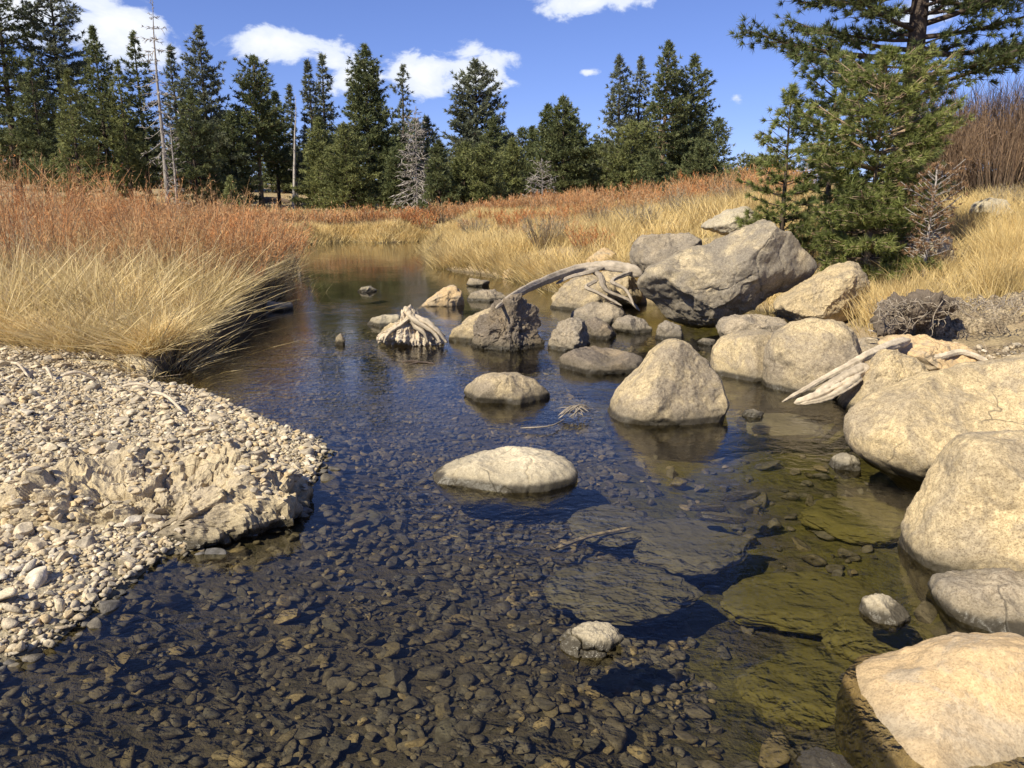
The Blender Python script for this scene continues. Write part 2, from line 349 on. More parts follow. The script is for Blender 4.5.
# only the channel: a grid clipped round the shoreline
wx = np.arange(-14, 7, .5); wy = np.arange(-3.5, 37.5, .5); a_, b_ = np.meshgrid(wx, wy); WP = np.c_[a_.ravel(), b_.ravel(), np.zeros(a_.size)]
wi = (np.arange(len(wy) - 1)[:, None] * len(wx) + np.arange(len(wx) - 1)[None]).ravel()
q = np.stack([wi, wi + 1, wi + len(wx) + 1, wi + len(wx)], 1); cc = WP[q].mean(1)[:, :2]
q = q[inside(cc, shore) | (seg_dist(cc, shore) < .9)]
tag(mk('water', WP, q, m), kind='structure')

# ------------------------------------------------------------------ rocks
def fracture(P, ncell, seed, step, crack, width):
    r0 = np.random.default_rng(seed + 99); c = P[r0.integers(0, len(P), ncell)] + r0.normal(0, .05, (ncell, 3)); hgt_ = r0.uniform(-1, 1, ncell)
    Q = P + .12 * np.stack([fbm(P * 3, 3, seed + k) for k in range(3)], 1)
    D_ = np.sqrt(((Q[:, None] - c[None]) ** 2).sum(-1)); k = np.argsort(D_, 1)[:, :2]; d1 = np.take_along_axis(D_, k[:, :1], 1)[:, 0]; d2 = np.take_along_axis(D_, k[:, 1:], 1)[:, 0]
    e = d2 - d1; t = np.clip(e / width, 0, 1)
    return hgt_[k[:, 0]] * step * t - crack * np.exp(-(e / (width * .35)) ** 2)
def rock(outl, D, T, mat='tan', seed=1, cuts=(), ncut=5, rough=.05, sub=6, e=.85, ext=.0, box=.9, name='boulder', label='', cat='boulder', group=None, lump=.06, groove=0., frac=None, smooth=True, flutes=0.):
    rg = np.random.default_rng(seed)
    Q = np.array([W(x, y, D)[[0, 2]] for x, y in outl])
    lo, hi = Q.min(0), Q.max(0); c = (lo + hi) / 2
    if ext: Q[Q[:, 1] < c[1] - (hi - lo)[1] * .22, 1] -= ext; lo = Q.min(0); c = (lo + hi) / 2
    size = (hi - lo) / 2
    V, Fc = ico(sub); V = V.copy()
    th = np.arctan2(V[:, 2], V[:, 0]); s = np.sqrt(V[:, 0] ** 2 + V[:, 2] ** 2)
    # radius of the outline at every angle
    ta = np.linspace(-math.pi, math.pi, 181); rr = np.zeros(181)
    for k, t in enumerate(ta):
        d = np.array([math.cos(t), math.sin(t)]); best = 0
        for i in range(len(Q)):
            a, b = Q[i] - c, Q[(i + 1) % len(Q)] - c; ex = b - a
            den = d[0] * ex[1] - d[1] * ex[0]
            if abs(den) < 1e-9: continue
            tt = (a[0] * ex[1] - a[1] * ex[0]) / den; u = (a[0] * d[1] - a[1] * d[0]) / den
            if -1e-6 <= u <= 1 + 1e-6 and tt > best: best = tt
        rr[k] = best
    kk = np.array([1, 2, 3, 2, 1.]) / 9
    rr = np.convolve(np.r_[rr[-3:-1], rr, rr[1:3]], kk, 'valid')
    r = np.interp(th, ta, rr)
    q = np.c_[np.cos(th) * s ** e, np.sign(V[:, 1]) * np.abs(V[:, 1]) ** box, np.sin(th) * s ** e]
    cl = list(cuts)
    for _ in range(ncut):
        d = rg.normal(size=3); d[1] = -abs(d[1]) - .5; d /= np.linalg.norm(d); cl.append((*d, rg.uniform(.7, .88)))
    mulv = np.ones(len(q))
    for (a, b, cz, dd) in cl:
        nn = np.array([a, b, cz], float); nn /= np.linalg.norm(nn); t = q @ nn - dd; k = t > 0
        q[k] -= nn * (t[k] * .97)[:, None]
    rs = r / np.maximum(1e-6, 1.)
    S = np.c_[rs, np.full(len(q), T), rs]
    V = q * S
    mean = (size[0] + size[1] + T) / 3; off = rg.random(3) * 50
    V0 = V / mean
    nr = nrm(V / np.array([size[0] ** 2, T ** 2, size[1] ** 2]))
    disp = lump * fbm(V0 * 1.6 + off, 3, seed) + rough * fbm(V0 * 5 + off, 5, seed + 3, .55)
    if groove:
        g = np.abs(fbm(V0 * np.array([2.2, 2.2, 2.2]) + off * 2, 3, seed + 9)); disp -= groove * np.exp(-(g / .07) ** 2)
    if flutes: disp = disp + flutes * (fbm(V0 * [8, 5, 1.6] + off, 4, seed + 21, .6) - .5 * np.abs(vn(V0 * [10, 8, 2] + off, seed)))
    if frac: disp = disp + fracture(V0, frac[0], seed, *frac[1:])
    V = V + nr * (disp * mean)[:, None]
    base = np.array([c[0], D, lo[1]])
    V = V + np.array([c[0], D, c[1]]) - base
    o = mk(name, V, Fc, M[mat], None, base, smooth)
    return tag(o, label, cat, group)
def front(y, T, k=.55): return G(512, y)[1] + T * k
# right bank pile
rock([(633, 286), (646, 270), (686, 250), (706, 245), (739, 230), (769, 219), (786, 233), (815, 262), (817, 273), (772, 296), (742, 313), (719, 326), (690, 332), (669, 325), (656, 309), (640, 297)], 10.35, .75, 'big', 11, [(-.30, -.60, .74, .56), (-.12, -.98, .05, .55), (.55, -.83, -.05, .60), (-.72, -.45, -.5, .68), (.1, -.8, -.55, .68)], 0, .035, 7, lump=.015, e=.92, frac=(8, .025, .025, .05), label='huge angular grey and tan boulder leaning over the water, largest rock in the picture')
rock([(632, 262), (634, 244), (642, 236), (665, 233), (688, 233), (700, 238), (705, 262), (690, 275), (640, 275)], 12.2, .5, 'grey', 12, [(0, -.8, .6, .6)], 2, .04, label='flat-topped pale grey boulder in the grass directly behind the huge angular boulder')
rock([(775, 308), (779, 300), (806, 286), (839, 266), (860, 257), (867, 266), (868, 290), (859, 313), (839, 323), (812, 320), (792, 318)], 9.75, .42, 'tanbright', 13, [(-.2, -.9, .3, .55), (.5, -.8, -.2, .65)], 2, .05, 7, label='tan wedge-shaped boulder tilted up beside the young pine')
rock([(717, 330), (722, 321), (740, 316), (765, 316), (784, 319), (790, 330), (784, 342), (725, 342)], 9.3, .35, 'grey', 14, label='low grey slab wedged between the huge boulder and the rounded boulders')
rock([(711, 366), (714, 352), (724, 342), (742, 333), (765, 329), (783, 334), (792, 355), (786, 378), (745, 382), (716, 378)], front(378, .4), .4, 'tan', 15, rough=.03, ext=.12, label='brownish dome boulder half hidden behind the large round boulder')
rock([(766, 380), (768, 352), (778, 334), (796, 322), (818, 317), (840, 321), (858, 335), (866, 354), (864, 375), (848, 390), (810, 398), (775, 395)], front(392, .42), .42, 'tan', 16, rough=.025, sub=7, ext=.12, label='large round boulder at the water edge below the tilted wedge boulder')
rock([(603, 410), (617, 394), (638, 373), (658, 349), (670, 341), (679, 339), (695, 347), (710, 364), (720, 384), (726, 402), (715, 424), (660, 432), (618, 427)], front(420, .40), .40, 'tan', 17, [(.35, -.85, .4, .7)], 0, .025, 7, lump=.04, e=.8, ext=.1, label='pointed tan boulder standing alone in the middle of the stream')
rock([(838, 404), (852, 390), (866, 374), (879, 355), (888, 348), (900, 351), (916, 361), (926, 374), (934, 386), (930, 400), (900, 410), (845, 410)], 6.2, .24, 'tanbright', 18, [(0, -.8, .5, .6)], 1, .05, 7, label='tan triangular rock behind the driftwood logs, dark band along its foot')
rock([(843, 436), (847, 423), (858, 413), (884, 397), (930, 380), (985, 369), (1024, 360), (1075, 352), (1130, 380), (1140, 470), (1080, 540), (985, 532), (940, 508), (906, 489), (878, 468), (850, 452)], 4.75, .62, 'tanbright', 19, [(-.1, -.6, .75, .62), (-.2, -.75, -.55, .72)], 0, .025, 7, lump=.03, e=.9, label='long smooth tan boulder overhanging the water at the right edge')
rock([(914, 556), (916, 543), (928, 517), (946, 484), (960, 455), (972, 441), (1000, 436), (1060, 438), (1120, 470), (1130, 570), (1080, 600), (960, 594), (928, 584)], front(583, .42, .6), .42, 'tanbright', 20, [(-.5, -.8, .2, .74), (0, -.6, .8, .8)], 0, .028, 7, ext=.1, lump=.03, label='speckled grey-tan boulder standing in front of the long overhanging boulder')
rock([(938, 600), (944, 588), (965, 583), (1000, 583), (1060, 584), (1080, 650), (1000, 655), (970, 645), (950, 628)], 2.88, .26, 'grey', 21, rough=.05, label='flat grey rock between the speckled boulder and the orange boulder')
rock([(866, 752), (870, 722), (884, 710), (904, 702), (928, 694), (958, 686), (976, 676), (996, 670), (1026, 667), (1096, 672), (1166, 742), (1136, 902), (976, 922), (896, 922), (862, 822)], 2.2, .52, 'orange', 22, [(0, -.55, .85, .75)], 0, .022, 7, lump=.03, box=.7, label='bright orange-tan boulder filling the bottom right corner')
rock([(790, 795), (795, 775), (815, 766), (840, 765), (860, 775), (870, 800)], 1.95, .12, 'grey', 23, label='low rock barely showing at the bottom edge beside the orange boulder')
rock([(862, 612), (866, 602), (880, 598), (895, 600), (905, 608), (908, 618), (890, 630), (868, 625)], 2.85, .09, 'cream', 24, rough=.05, lump=.12, name='rock', cat='rock', label='small pale rock alone in olive water near the flat grey rock')
rock([(560, 652), (563, 642), (572, 636), (592, 630), (610, 633), (623, 640), (615, 648), (604, 653), (600, 664), (568, 668)], 2.62, .09, 'cream', 25, rough=.05, smooth=False, frac=(10, .18, .16, .08), name='rock', cat='rock', label='small pale cracked rock breaking the shallow water at bottom centre')
rock([(431, 475), (448, 465), (475, 457), (500, 453), (540, 454), (560, 459), (577, 468), (578, 476), (560, 486), (500, 490), (445, 485)], front(484, .28), .30, 'cream', 26, [(-.1, -.3, .95, .72), (-.2, -.6, .6, .85)], 1, .02, 7, ext=.06, lump=.04, frac=(8, .02, .02, .08), label='low flat cream-coloured boulder in the middle of the stream')
rock([(460, 394), (466, 385), (478, 377), (492, 373), (516, 374), (534, 381), (550, 393), (552, 400), (530, 408), (480, 406)], front(402, .26), .26, 'tan', 27, rough=.03, ext=.08, label='low rounded brown boulder just upstream of the cream-coloured one')
rock([(466, 350), (471, 335), (483, 316), (500, 304), (519, 297), (531, 302), (538, 316), (542, 334), (546, 350), (530, 360), (490, 358)], front(350, .36), .36, 'brown', 28, [(-.5, -.8, .3, .45), (.7, -.65, .25, .5)], 3, .08, 7, ext=.1, groove=.05, smooth=False, frac=(30, .11, .06, .08), label='jagged dark brown boulder with crags in mid stream')
rock([(446, 345), (453, 328), (468, 318), (488, 308), (510, 306), (520, 330), (510, 352), (460, 352)], front(343, .3, .9), .32, 'tanbright', 29, rough=.03, ext=.08, label='smooth tan boulder leaning on the left of the jagged brown boulder')
rock([(414, 306), (428, 300), (441, 290), (453, 286), (462, 292), (465, 305), (455, 311), (420, 311)], front(306, .3), .3, 'orange', 30, ext=.08, label='small orange-tan boulder far up the stream near the driftwood stump')
rock([(466, 301), (471, 293), (482, 290), (495, 290), (505, 296), (508, 303), (490, 307)], front(301, .3), .3, 'grey', 31, ext=.06, label='low dark grey rock right of the small orange boulder')
rock([(357, 292), (362, 287), (370, 286), (377, 291), (368, 296)], front(292, .15), .15, 'pale', 32, sub=5, name='rock', cat='rock', ext=.04, label='tiny pale rock alone in the dark upstream pool')
rock([(366, 325), (371, 318), (382, 315), (399, 315), (404, 323), (395, 330), (375, 330)], front(326, .2), .2, 'pale', 33, sub=5, ext=.05, name='rock', cat='rock', label='flat pale rock on the left of the driftwood stump')
rock([(379, 336), (386, 326), (398, 322), (420, 318), (432, 322), (441, 332), (436, 342), (400, 344)], front(338, .22), .22, 'tanbright', 34, rough=.08, ext=.06, name='rock', cat='rock', label='rough tan rock under the driftwood stump')
rock([(549, 310), (553, 297), (563, 284), (580, 276), (600, 277), (614, 286), (614, 306), (600, 320), (565, 320)], 12.4, .5, 'tan', 35, ext=.1, label='round brown boulder under the arched driftwood branch')
rock([(588, 282), (600, 272), (618, 268), (634, 274), (642, 296), (630, 305), (600, 306)], 12.9, .5, 'tanbright', 36, label='tan boulder squeezed between the arched branch and the huge boulder')
rock([(570, 322), (573, 310), (590, 303), (612, 303), (626, 311), (626, 324), (600, 332)], 10.9, .35, 'grey', 37, ext=.1, label='dark grey boulder at the foot of the round brown boulder')
rock([(546, 350), (551, 334), (562, 323), (576, 317), (586, 321), (591, 335), (590, 352), (570, 358)], front(350, .3), .3, 'grey', 38, rough=.08, ext=.1, label='rough grey boulder right of the jagged brown boulder')
rock([(582, 340), (586, 322), (596, 318), (608, 325), (617, 335), (612, 345), (590, 350)], 9.6, .28, 'brown', 39, ext=.1, label='small sloping brown boulder behind the long low slab')
rock([(613, 328), (617, 320), (630, 316), (644, 319), (652, 328), (645, 336), (620, 336)], 10.1, .3, 'grey', 40, ext=.1, label='low grey rock in front of the shaded hollow of the huge boulder')
rock([(557, 372), (561, 357), (575, 350), (595, 345), (622, 350), (640, 358), (645, 368), (630, 378), (570, 380)], front(371, .32), .34, 'brown', 41, [(0, -.2, 1, .5)], 1, .04, ext=.08, label='long low brown slab in the water left of the pointed boulder')
rock([(656, 336), (658, 326), (666, 321), (680, 326), (684, 336), (670, 341)], 9.5, .18, 'grey', 42, sub=5, ext=.06, name='rock', cat='rock', label='small rock at the waterline under the huge boulder')
rock([(697, 342), (704, 338), (715, 340), (718, 346), (705, 349)], front(345, .1), .1, 'grey', 43, sub=5, ext=.03, name='rock', cat='rock', label='tiny dark rock awash behind the pointed boulder')
rock([(248, 314), (254, 307), (270, 302), (290, 303), (292, 309), (280, 316), (255, 318)], front(311, .3), .3, 'pale', 44, sub=5, ext=.05, label='flat pale rock at the foot of the left bank')
rock([(334, 346), (336, 337), (341, 333), (345, 340), (344, 348)], front(345, .06), .06, 'tan', 45, sub=5, ext=.03, name='rock', cat='rock', label='tiny upright stone alone in mid stream near the left bank')
rock([(700, 228), (710, 220), (728, 211), (744, 207), (757, 214), (764, 228), (740, 238)], 13.6, .5, 'pale', 46, label='pale boulder in the straw grass above the huge boulder')
rock([(583, 268), (590, 257), (604, 248), (616, 253), (622, 268), (605, 275)], 14.5, .4, 'orange', 47, sub=5, name='rock', cat='rock', label='tan rock in the grass above the arched branch')
rock([(972, 214), (976, 203), (990, 198), (1004, 200), (1009, 212), (995, 222), (978, 222)], 13., .3, 'pale', 48, sub=5, label='white-looking rock high on the right slope below the bare thicket')
rock([(914, 262), (918, 245), (930, 236), (943, 233), (952, 244), (956, 264), (940, 276), (920, 275)], 11.2, .3, 'pale', 49, sub=5, rough=.09, label='pale lumpy boulder beside the rust-brown dead sapling')
rock([(830, 466), (836, 457), (848, 454), (862, 460), (860, 470), (845, 476)], front(469, .1), .1, 'pale', 50, sub=5, ext=.03, name='rock', cat='rock', label='small white rock under the nose of the overhanging boulder')
rock([(742, 415), (746, 411), (756, 410), (765, 413), (762, 418), (748, 420)], front(417, .06), .07, 'pale', 51, sub=5, ext=.02, name='rock', cat='rock', label='tiny pale stone right of the pointed boulder')
rock([(502, 279), (504, 271), (510, 268), (516, 273), (518, 281)], 17.4, .2, 'orange', 52, sub=4, name='rock', cat='rock', label='small tan rock at the end of the thin gravel spit')
rock([(466, 285), (470, 278), (490, 281), (488, 290)], 15.9, .2, 'grey', 53, sub=4, name='rock', cat='rock', ext=.04, label='small grey rock upstream of the low dark grey rock')
rock([(424, 252), (430, 246), (438, 248), (440, 256), (430, 258)], 28.5, .4, 'pale', 54, sub=4, name='rock', cat='rock', label='pale rock at the far right corner of the pool')
rock([(384, 206), (388, 198), (396, 199), (401, 208), (393, 212)], 55, .6, 'grey', 55, sub=4, label='dark boulder on the far meadow beneath the broad conifer')
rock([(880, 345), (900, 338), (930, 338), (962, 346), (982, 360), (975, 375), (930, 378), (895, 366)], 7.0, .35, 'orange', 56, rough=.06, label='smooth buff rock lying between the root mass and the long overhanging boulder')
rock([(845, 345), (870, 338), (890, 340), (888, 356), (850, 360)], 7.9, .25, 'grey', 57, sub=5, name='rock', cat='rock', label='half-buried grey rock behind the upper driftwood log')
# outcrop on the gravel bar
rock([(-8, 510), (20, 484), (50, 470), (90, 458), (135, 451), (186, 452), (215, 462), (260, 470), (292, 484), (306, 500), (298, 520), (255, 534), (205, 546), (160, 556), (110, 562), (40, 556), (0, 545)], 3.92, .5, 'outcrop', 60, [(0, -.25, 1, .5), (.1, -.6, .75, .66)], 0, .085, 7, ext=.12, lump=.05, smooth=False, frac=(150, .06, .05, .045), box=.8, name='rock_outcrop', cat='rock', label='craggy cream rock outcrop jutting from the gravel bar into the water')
# submerged slabs
def slab(px, py, rx, ry, h, seed, label, z=-.2, rot=0., mat='bedslab', top=None, name='submerged_rock'):
    c = G(px, py, z); V, Fc = ico(6); V = V.copy(); r0 = np.random.default_rng(seed); off = r0.random(3) * 40
    V[:, 2] = np.clip(V[:, 2], -.6, .62)
    h = h * .62 if h > .05 else h
    V = V * (1 + .16 * fbm(V * 1.4 + off, 3, seed) + .05 * fbm(V * 5 + off, 4, seed))[:, None] * [rx, ry, h]
    ca, sa = math.cos(rot), math.sin(rot); V[:, :2] = V[:, :2] @ np.array([[ca, sa], [-sa, ca]])
    return tag(mk(name, V, Fc, M[mat], None, c), label, 'rock')
slab(625, 590, .34, .26, .10, 71, 'wide flat grey slab under shallow water above the cracked rock', -.16)
slab(690, 545, .30, .30, .12, 72, 'flat grey slab under blue water near the middle of the stream', -.17, .3)
slab(610, 525, .22, .28, .08, 73, 'dim flat slab under water between the cream boulder and the larger slabs', -.16)
slab(345, 520, .20, .20, .06, 74, 'flat grey slab under water off the tip of the rock outcrop', -.12)
slab(860, 520, .33, .28, .13, 75, 'olive slab under water in the shade of the overhanging boulder', -.28, .4, mat='bedolive')
slab(800, 600, .42, .26, .13, 76, 'large olive slab under water left of the small pale rock', -.32, .2, mat='bedolive')
slab(830, 690, .34, .26, .14, 78, 'olive slab under water beside the orange boulder', -.34, mat='bedolive')
slab(880, 640, .22, .18, .16, 80, 'sunken rock holding up the small pale rock', -.24, mat='bedolive')
slab(780, 425, .35, .3, .1, 81, 'brown slab under water in front of the large round boulder', -.16)
slab(425, 293 + 30, .3, .2, .1, 82, 'sunken rock beside the driftwood stump', -.16)
for k, (px, py, rx, ry, ro, lb) in enumerate([(740, 496, .12, .035, .3, 'pale thin flat stone awash, upper one of three in blue water'), (708, 508, .1, .03, -.1, 'pale thin flat stone awash, left one of three in blue water'), (722, 518, .13, .03, -.35, 'pale thin flat stone awash, lower one of three in blue water')]):
    slab(px, py, rx, ry, .03, 90 + k, lb, -.018, ro, 'pale', name='flat_stone')

# ------------------------------------------------------------------ gravel and cobbles
def pebbase(n, seed):
    V, Fc = ico(n); r0 = np.random.default_rng(seed); V = V.copy(); off = r0.random(3) * 30
    for _ in range(7):
        d = nrm(r0.normal(size=3)); t = V @ d - r0.uniform(.45, .72); k = t > 0; V[k] -= d * (t[k] * .97)[:, None]
    return V * (1 + .18 * vn(V * 1.3 + off, seed))[:, None], Fc
PB = {n: [pebbase(n, 500 + 10 * n + k) for k in range(8)] for n in (2, 3)}
def scatter(acc, P, r, rng, n, flat=(.4, .75), sink=.25):
    K = rng.integers(0, 8, len(P)); z = hgt(P)
    for k in range(8):
        m_ = K == k; N_ = m_.sum()
        if not N_: continue
        V, Fc = PB[n][k]; s = np.stack([r[m_] * rng.uniform(.8, 1.35, N_), r[m_] * rng.uniform(.6, 1., N_), r[m_] * rng.uniform(*flat, N_)], 1)
        X = V[None] * s[:, None]; t1 = rng.normal(0, .3, N_)[:, None]
        X = np.stack([X[..., 0] * np.cos(t1) + X[..., 2] * np.sin(t1), X[..., 1], -X[..., 0] * np.sin(t1) + X[..., 2] * np.cos(t1)], -1)
        t2 = rng.uniform(0, 6.28, N_)[:, None]
        X = np.stack([X[..., 0] * np.cos(t2) - X[..., 1] * np.sin(t2), X[..., 0] * np.sin(t2) + X[..., 1] * np.cos(t2), X[..., 2]], -1)
        c = np.c_[P[m_], z[m_] + s[:, 2] * (1 - 2 * sink) + rng.uniform(0, .6, N_) * r[m_] * .6]
        X = X + c[:, None]; nv = len(V)
        acc.add(X.reshape(-1, 3), (Fc[None] + np.arange(N_)[:, None, None] * nv).reshape(-1, 3), np.repeat(rng.random(N_), nv))
def sample(poly, N_, rng, fn=None):
    poly = np.asarray(poly); lo, hi = poly.min(0), poly.max(0); out_ = []
    while sum(map(len, out_)) < N_:
        P = rng.uniform(lo, hi, (N_ * 2, 2)); P = P[inside(P, poly)]
        if fn is not None: P = P[fn(P)]
        out_.append(P)
    return np.concatenate(out_)[:N_]
def on_top(acc, obj, N_, rng, r_lo, r_hi):
    from mathutils.bvhtree import BVHTree
    me = obj.data; vs = [tuple(v.co) for v in me.vertices]; bv = BVHTree.FromPolygons(vs, [tuple(p.vertices) for p in me.polygons]); L0 = Vector(obj.location)
    co = np.array(vs); lo, hi = co.min(0), co.max(0); k = 0; PP = []
    while len(PP) < N_ and k < N_ * 20:
        k += 1; x, y = rng.uniform(lo[0], hi[0]), rng.uniform(lo[1], hi[1]); h_ = bv.ray_cast(Vector((x, y, 5)), Vector((0, 0, -1)))
        if h_[0] is None or h_[1].z < .72 or h_[0].z + L0.z < .05: continue
        if vn(np.array([[x * 3.5, y * 3.5, 0]]), 31)[0] < -.05: continue
        PP.append((x + L0.x, y + L0.y, h_[0].z + L0.z))
    for (x, y, z) in PP:
        V, Fc = PB[3][rng.integers(8)]; r_ = rng.uniform(r_lo, r_hi); a_ = rng.uniform(0, 6.28); X = V * [r_ * 1.2, r_ * .9, r_ * .55]
        X = np.c_[X[:, 0] * math.cos(a_) - X[:, 1] * math.sin(a_), X[:, 0] * math.sin(a_) + X[:, 1] * math.cos(a_), X[:, 2]]
        acc.add(X + [x, y, z + r_ * .3], Fc, rng.random())
rng = np.random.default_rng(3)
bar = np.array([(-2.3, .8), (-6.4, .8), (-6.4, 7.9), (-4.6, 7.75), (-3.6, 7.3), (-2.9, 7.2), G(218, 398)[:2], G(250, 414)[:2], G(290, 430)[:2], G(326, 445)[:2], G(322, 470)[:2], G(303, 512)[:2], G(210, 546)[:2], G(135, 578)[:2], G(45, 652)[:2], G(-60, 700)[:2]])
A = Acc()
near = lambda P: (P[:, 0] > -P[:, 1] * .75 - .3) & ((((P[:, 0] + 1.95) / .72) ** 2 + ((P[:, 1] - 3.9) / .34) ** 2) > 1 + .35 * vn(np.c_[P, P[:, :1]] * 5, 8))
P = sample(bar, 30000, rng, near); scatter(A, P, np.clip(rng.lognormal(-4.5, .46, len(P)), .005, .032) * np.interp(P[:, 1], [2, 7], [1.15, .9]), rng, 2, (.3, .65), .35)
P = sample(bar, 1500, rng, near); scatter(A, P, np.clip(rng.lognormal(-3.65, .28, len(P)), .018, .045), rng, 3, (.3, .6), sink=.25)
on_top(A, bpy.data.objects['rock_outcrop'], 420, rng, .008, .03)
tag(A.build('gravel', M['peb']), 'pale tan gravel covering the left bar beside the stream', 'gravel', kind='stuff')
def cobbles(P, rr, mat, label, group, nm, zoff=0.):
    ms = []
    for k in range(8):
        V, Fc = pebbase(4, 700 + k + (50 if mat == 'bedpeb' else 0)); V = V * [1.2, .85, .6]
        ms.append([mkmesh(nm, V, Fc, M[mat], True, np.full(len(V), (j + .5) / 10)) for j in range(10)])
    z = hgt(P)
    for i, (x, y) in enumerate(P):
        o = bpy.data.objects.new(nm, ms[rng.integers(8)][rng.integers(10)]); COL.objects.link(o)
        s = rr[i]; o.location = (x, y, z[i] + .3 * s + zoff); o.scale = (s,) * 3; o.rotation_euler = (rng.normal(0, .2), rng.normal(0, .2), rng.uniform(0, 6.28))
        tag(o, label, 'stone', group)
P = sample(bar, 120, rng, near); cobbles(P, rng.uniform(.038, .062, len(P)), 'peb', 'rounded pale cobble lying on the left gravel bar', 'larger cobbles on the gravel bar', 'cobble')
A = Acc()
rs_ = rng
bedpoly = np.array([p for p in shore if p[1] < 12.5])
isleft = lambda P: (P[:, 0] < .8 + .1 * fbm(np.c_[P, P[:, :1]] * 2, 2)) & (np.abs(P[:, 0]) < P[:, 1] * .72 + .3) & (P[:, 1] > 1.5)
isright = lambda P: (P[:, 0] >= .6) & (np.abs(P[:, 0]) < P[:, 1] * .72 + .3) & (P[:, 1] > 1.5)
P = sample(bedpoly, 15000, rng, isleft); scatter(A, P, np.clip(rng.lognormal(-4.0, .4, len(P)), .010, .042), rng, 2, (.3, .5), .3)
P = sample(bedpoly, 1500, rng, lambda P: isleft(P) & (P[:, 1] < 6)); scatter(A, P, np.clip(rng.lognormal(-3.45, .25, len(P)), .025, .05), rng, 3, (.3, .45), .25)
P = sample(bedpoly, 900, rng, isright); scatter(A, P, np.clip(rng.lognormal(-3.2, .4, len(P)), .02, .09), rng, 3, (.35, .6), .35)
tag(A.build('streambed_gravel', M['bedpeb']), 'brown stones covering the bed of the stream', 'gravel', kind='stuff')
P = sample(bedpoly, 90, rng, lambda P: isleft(P) & (P[:, 1] < 6)); cobbles(P, rng.uniform(.036, .066, len(P)), 'bedpeb', 'flat brown cobble on the stream bed under shallow water', 'larger cobbles on the stream bed', 'bed_cobble')

# ------------------------------------------------------------------ grass
def tuftfield(acc, P, nb, L, w, rng, rad=.12, lean=(0, 0), spread=.35, drp=.5, K=3):
    n_ = len(P); B = np.repeat(P, nb, 0); off = rng.normal(0, rad, B.shape); z = hgt(B + off)
    base = np.c_[B + off, z - .02]
    cl_ = np.repeat(rng.normal(0, .2, (n_, 2)), nb, 0)
    d = np.c_[cl_ + off / rad * spread * .5 + rng.normal(0, spread * .4, B.shape) + np.array(lean), np.ones(len(B))]; d = nrm(d)
    Lr = np.repeat(L, nb) * rng.uniform(.5, 1.15, len(B))
    out_ = nrm(np.c_[d[:, :2] + np.array(lean) * 1.5 + rng.normal(0, .25, B.shape), np.zeros(len(B))]) ; bend = out_ * rng.uniform(0, drp, len(B))[:, None] + [0, 0, -.18] * rng.uniform(0, 1, (len(B), 1)) * drp
    va = np.clip(np.repeat(rng.random(n_), nb) * .45 + rng.random(len(B)) * .55, 0, 1)
    acc.add(*blades(base, d, Lr, bend, np.full(len(B), w) * rng.uniform(.6, 1.3, len(B)), K, rng, va))
leftedge = np.array([(-13, 8.4), (-8, 8.1), (-5.2, 7.9), (-4.2, 7.65), (-3.55, 7.6), G(200, 366)[:2] + [-.3, .1], G(240, 338)[:2] + [-.34, 0], G(262, 315)[:2] + [-.3, 0], G(280, 298)[:2] + [-.25, 0], G(288, 288)[:2] + [-.2, 0]])
A = Acc()
pl = np.vstack([leftedge[:-1], [(-4.6, 12.5), (-6, 11.2), (-13, 11.4)]])
P = sample(pl, 640, rng); tuftfield(A, P, 44, rng.uniform(.35, 1.05, len(P)) * np.clip(.5 + seg_dist(P, shore) * .5, .5, 1), .0055, rng, .12, (.0, -.03), .9, .45); P = sample(pl, 260, rng); tuftfield(A, P, 6, rng.uniform(.7, 1.25, len(P)), .005, rng, .15, (.0, 0), .8, .3)
e1 = np.vstack([leftedge + rng.normal(0, .03, leftedge.shape)]); t = rng.uniform(0, len(leftedge) - 1.001, 150); i_ = t.astype(int); P = leftedge[i_] + (leftedge[i_ + 1] - leftedge[i_]) * (t - i_)[:, None]
tuftfield(A, P, 60, rng.uniform(.25, .6, len(P)), .005, rng, .1, (.08, -.06), .9, .9)
# along the left bank further up
pl = np.array([G(262, 315)[:2], G(288, 288)[:2], G(284, 262)[:2], G(284, 247)[:2] + [0, 1], (-16, 36), (-12, 20), (-6, 13)])
P = sample(pl, 380, rng); tuftfield(A, P, 40, rng.uniform(.4, .8, len(P)), .006, rng, .2, (.1, 0))
P = sample(np.array([(-5.5, 7.75), (-3.55, 7.35), (-3.05, 7.35), (-3.3, 7.75), (-5.5, 8.0)]), 50, rng); tuftfield(A, P, 40, rng.uniform(.12, .3, len(P)), .005, rng, .08, (.05, -.1), .9, .6)
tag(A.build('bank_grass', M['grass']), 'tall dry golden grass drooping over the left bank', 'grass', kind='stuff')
A = Acc()
pl = np.vstack([gx((440, 262), (447, 269), (500, 275), (540, 285), (580, 296), (640, 300)), [(3.6, 12.3), (5.3, 14), (8.5, 20), (9, 28), (2, 33), (-2.6, 34), (-3.2, 28)]])
P = sample(pl, 1500, rng, lambda P: fbm(np.c_[P, P[:, :1] * 0] * .8, 3, 12) > -.45); dd = P[:, 1]; tuftfield(A, P, 42, rng.uniform(.2, .68, len(P)), .0075, rng, .18, (-.05, 0), .45, .45)
t = rng.uniform(0, 5.999, 130); e1 = pl[:6]; i_ = np.minimum(t.astype(int), 4); P = e1[i_] + (e1[i_ + 1] - e1[i_]) * (t - i_)[:, None] + [0, .25]
tuftfield(A, P, 50, rng.uniform(.35, .6, len(P)), .007, rng, .15, (-.2, -.1), .4, .7)
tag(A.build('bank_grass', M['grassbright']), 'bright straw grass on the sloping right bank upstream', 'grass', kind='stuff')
A = Acc()
pl = np.array([(-13, 34.3)] + [(-13, 29.5), (3, 29.5), (6, 36.8), (-14, 36.8)])
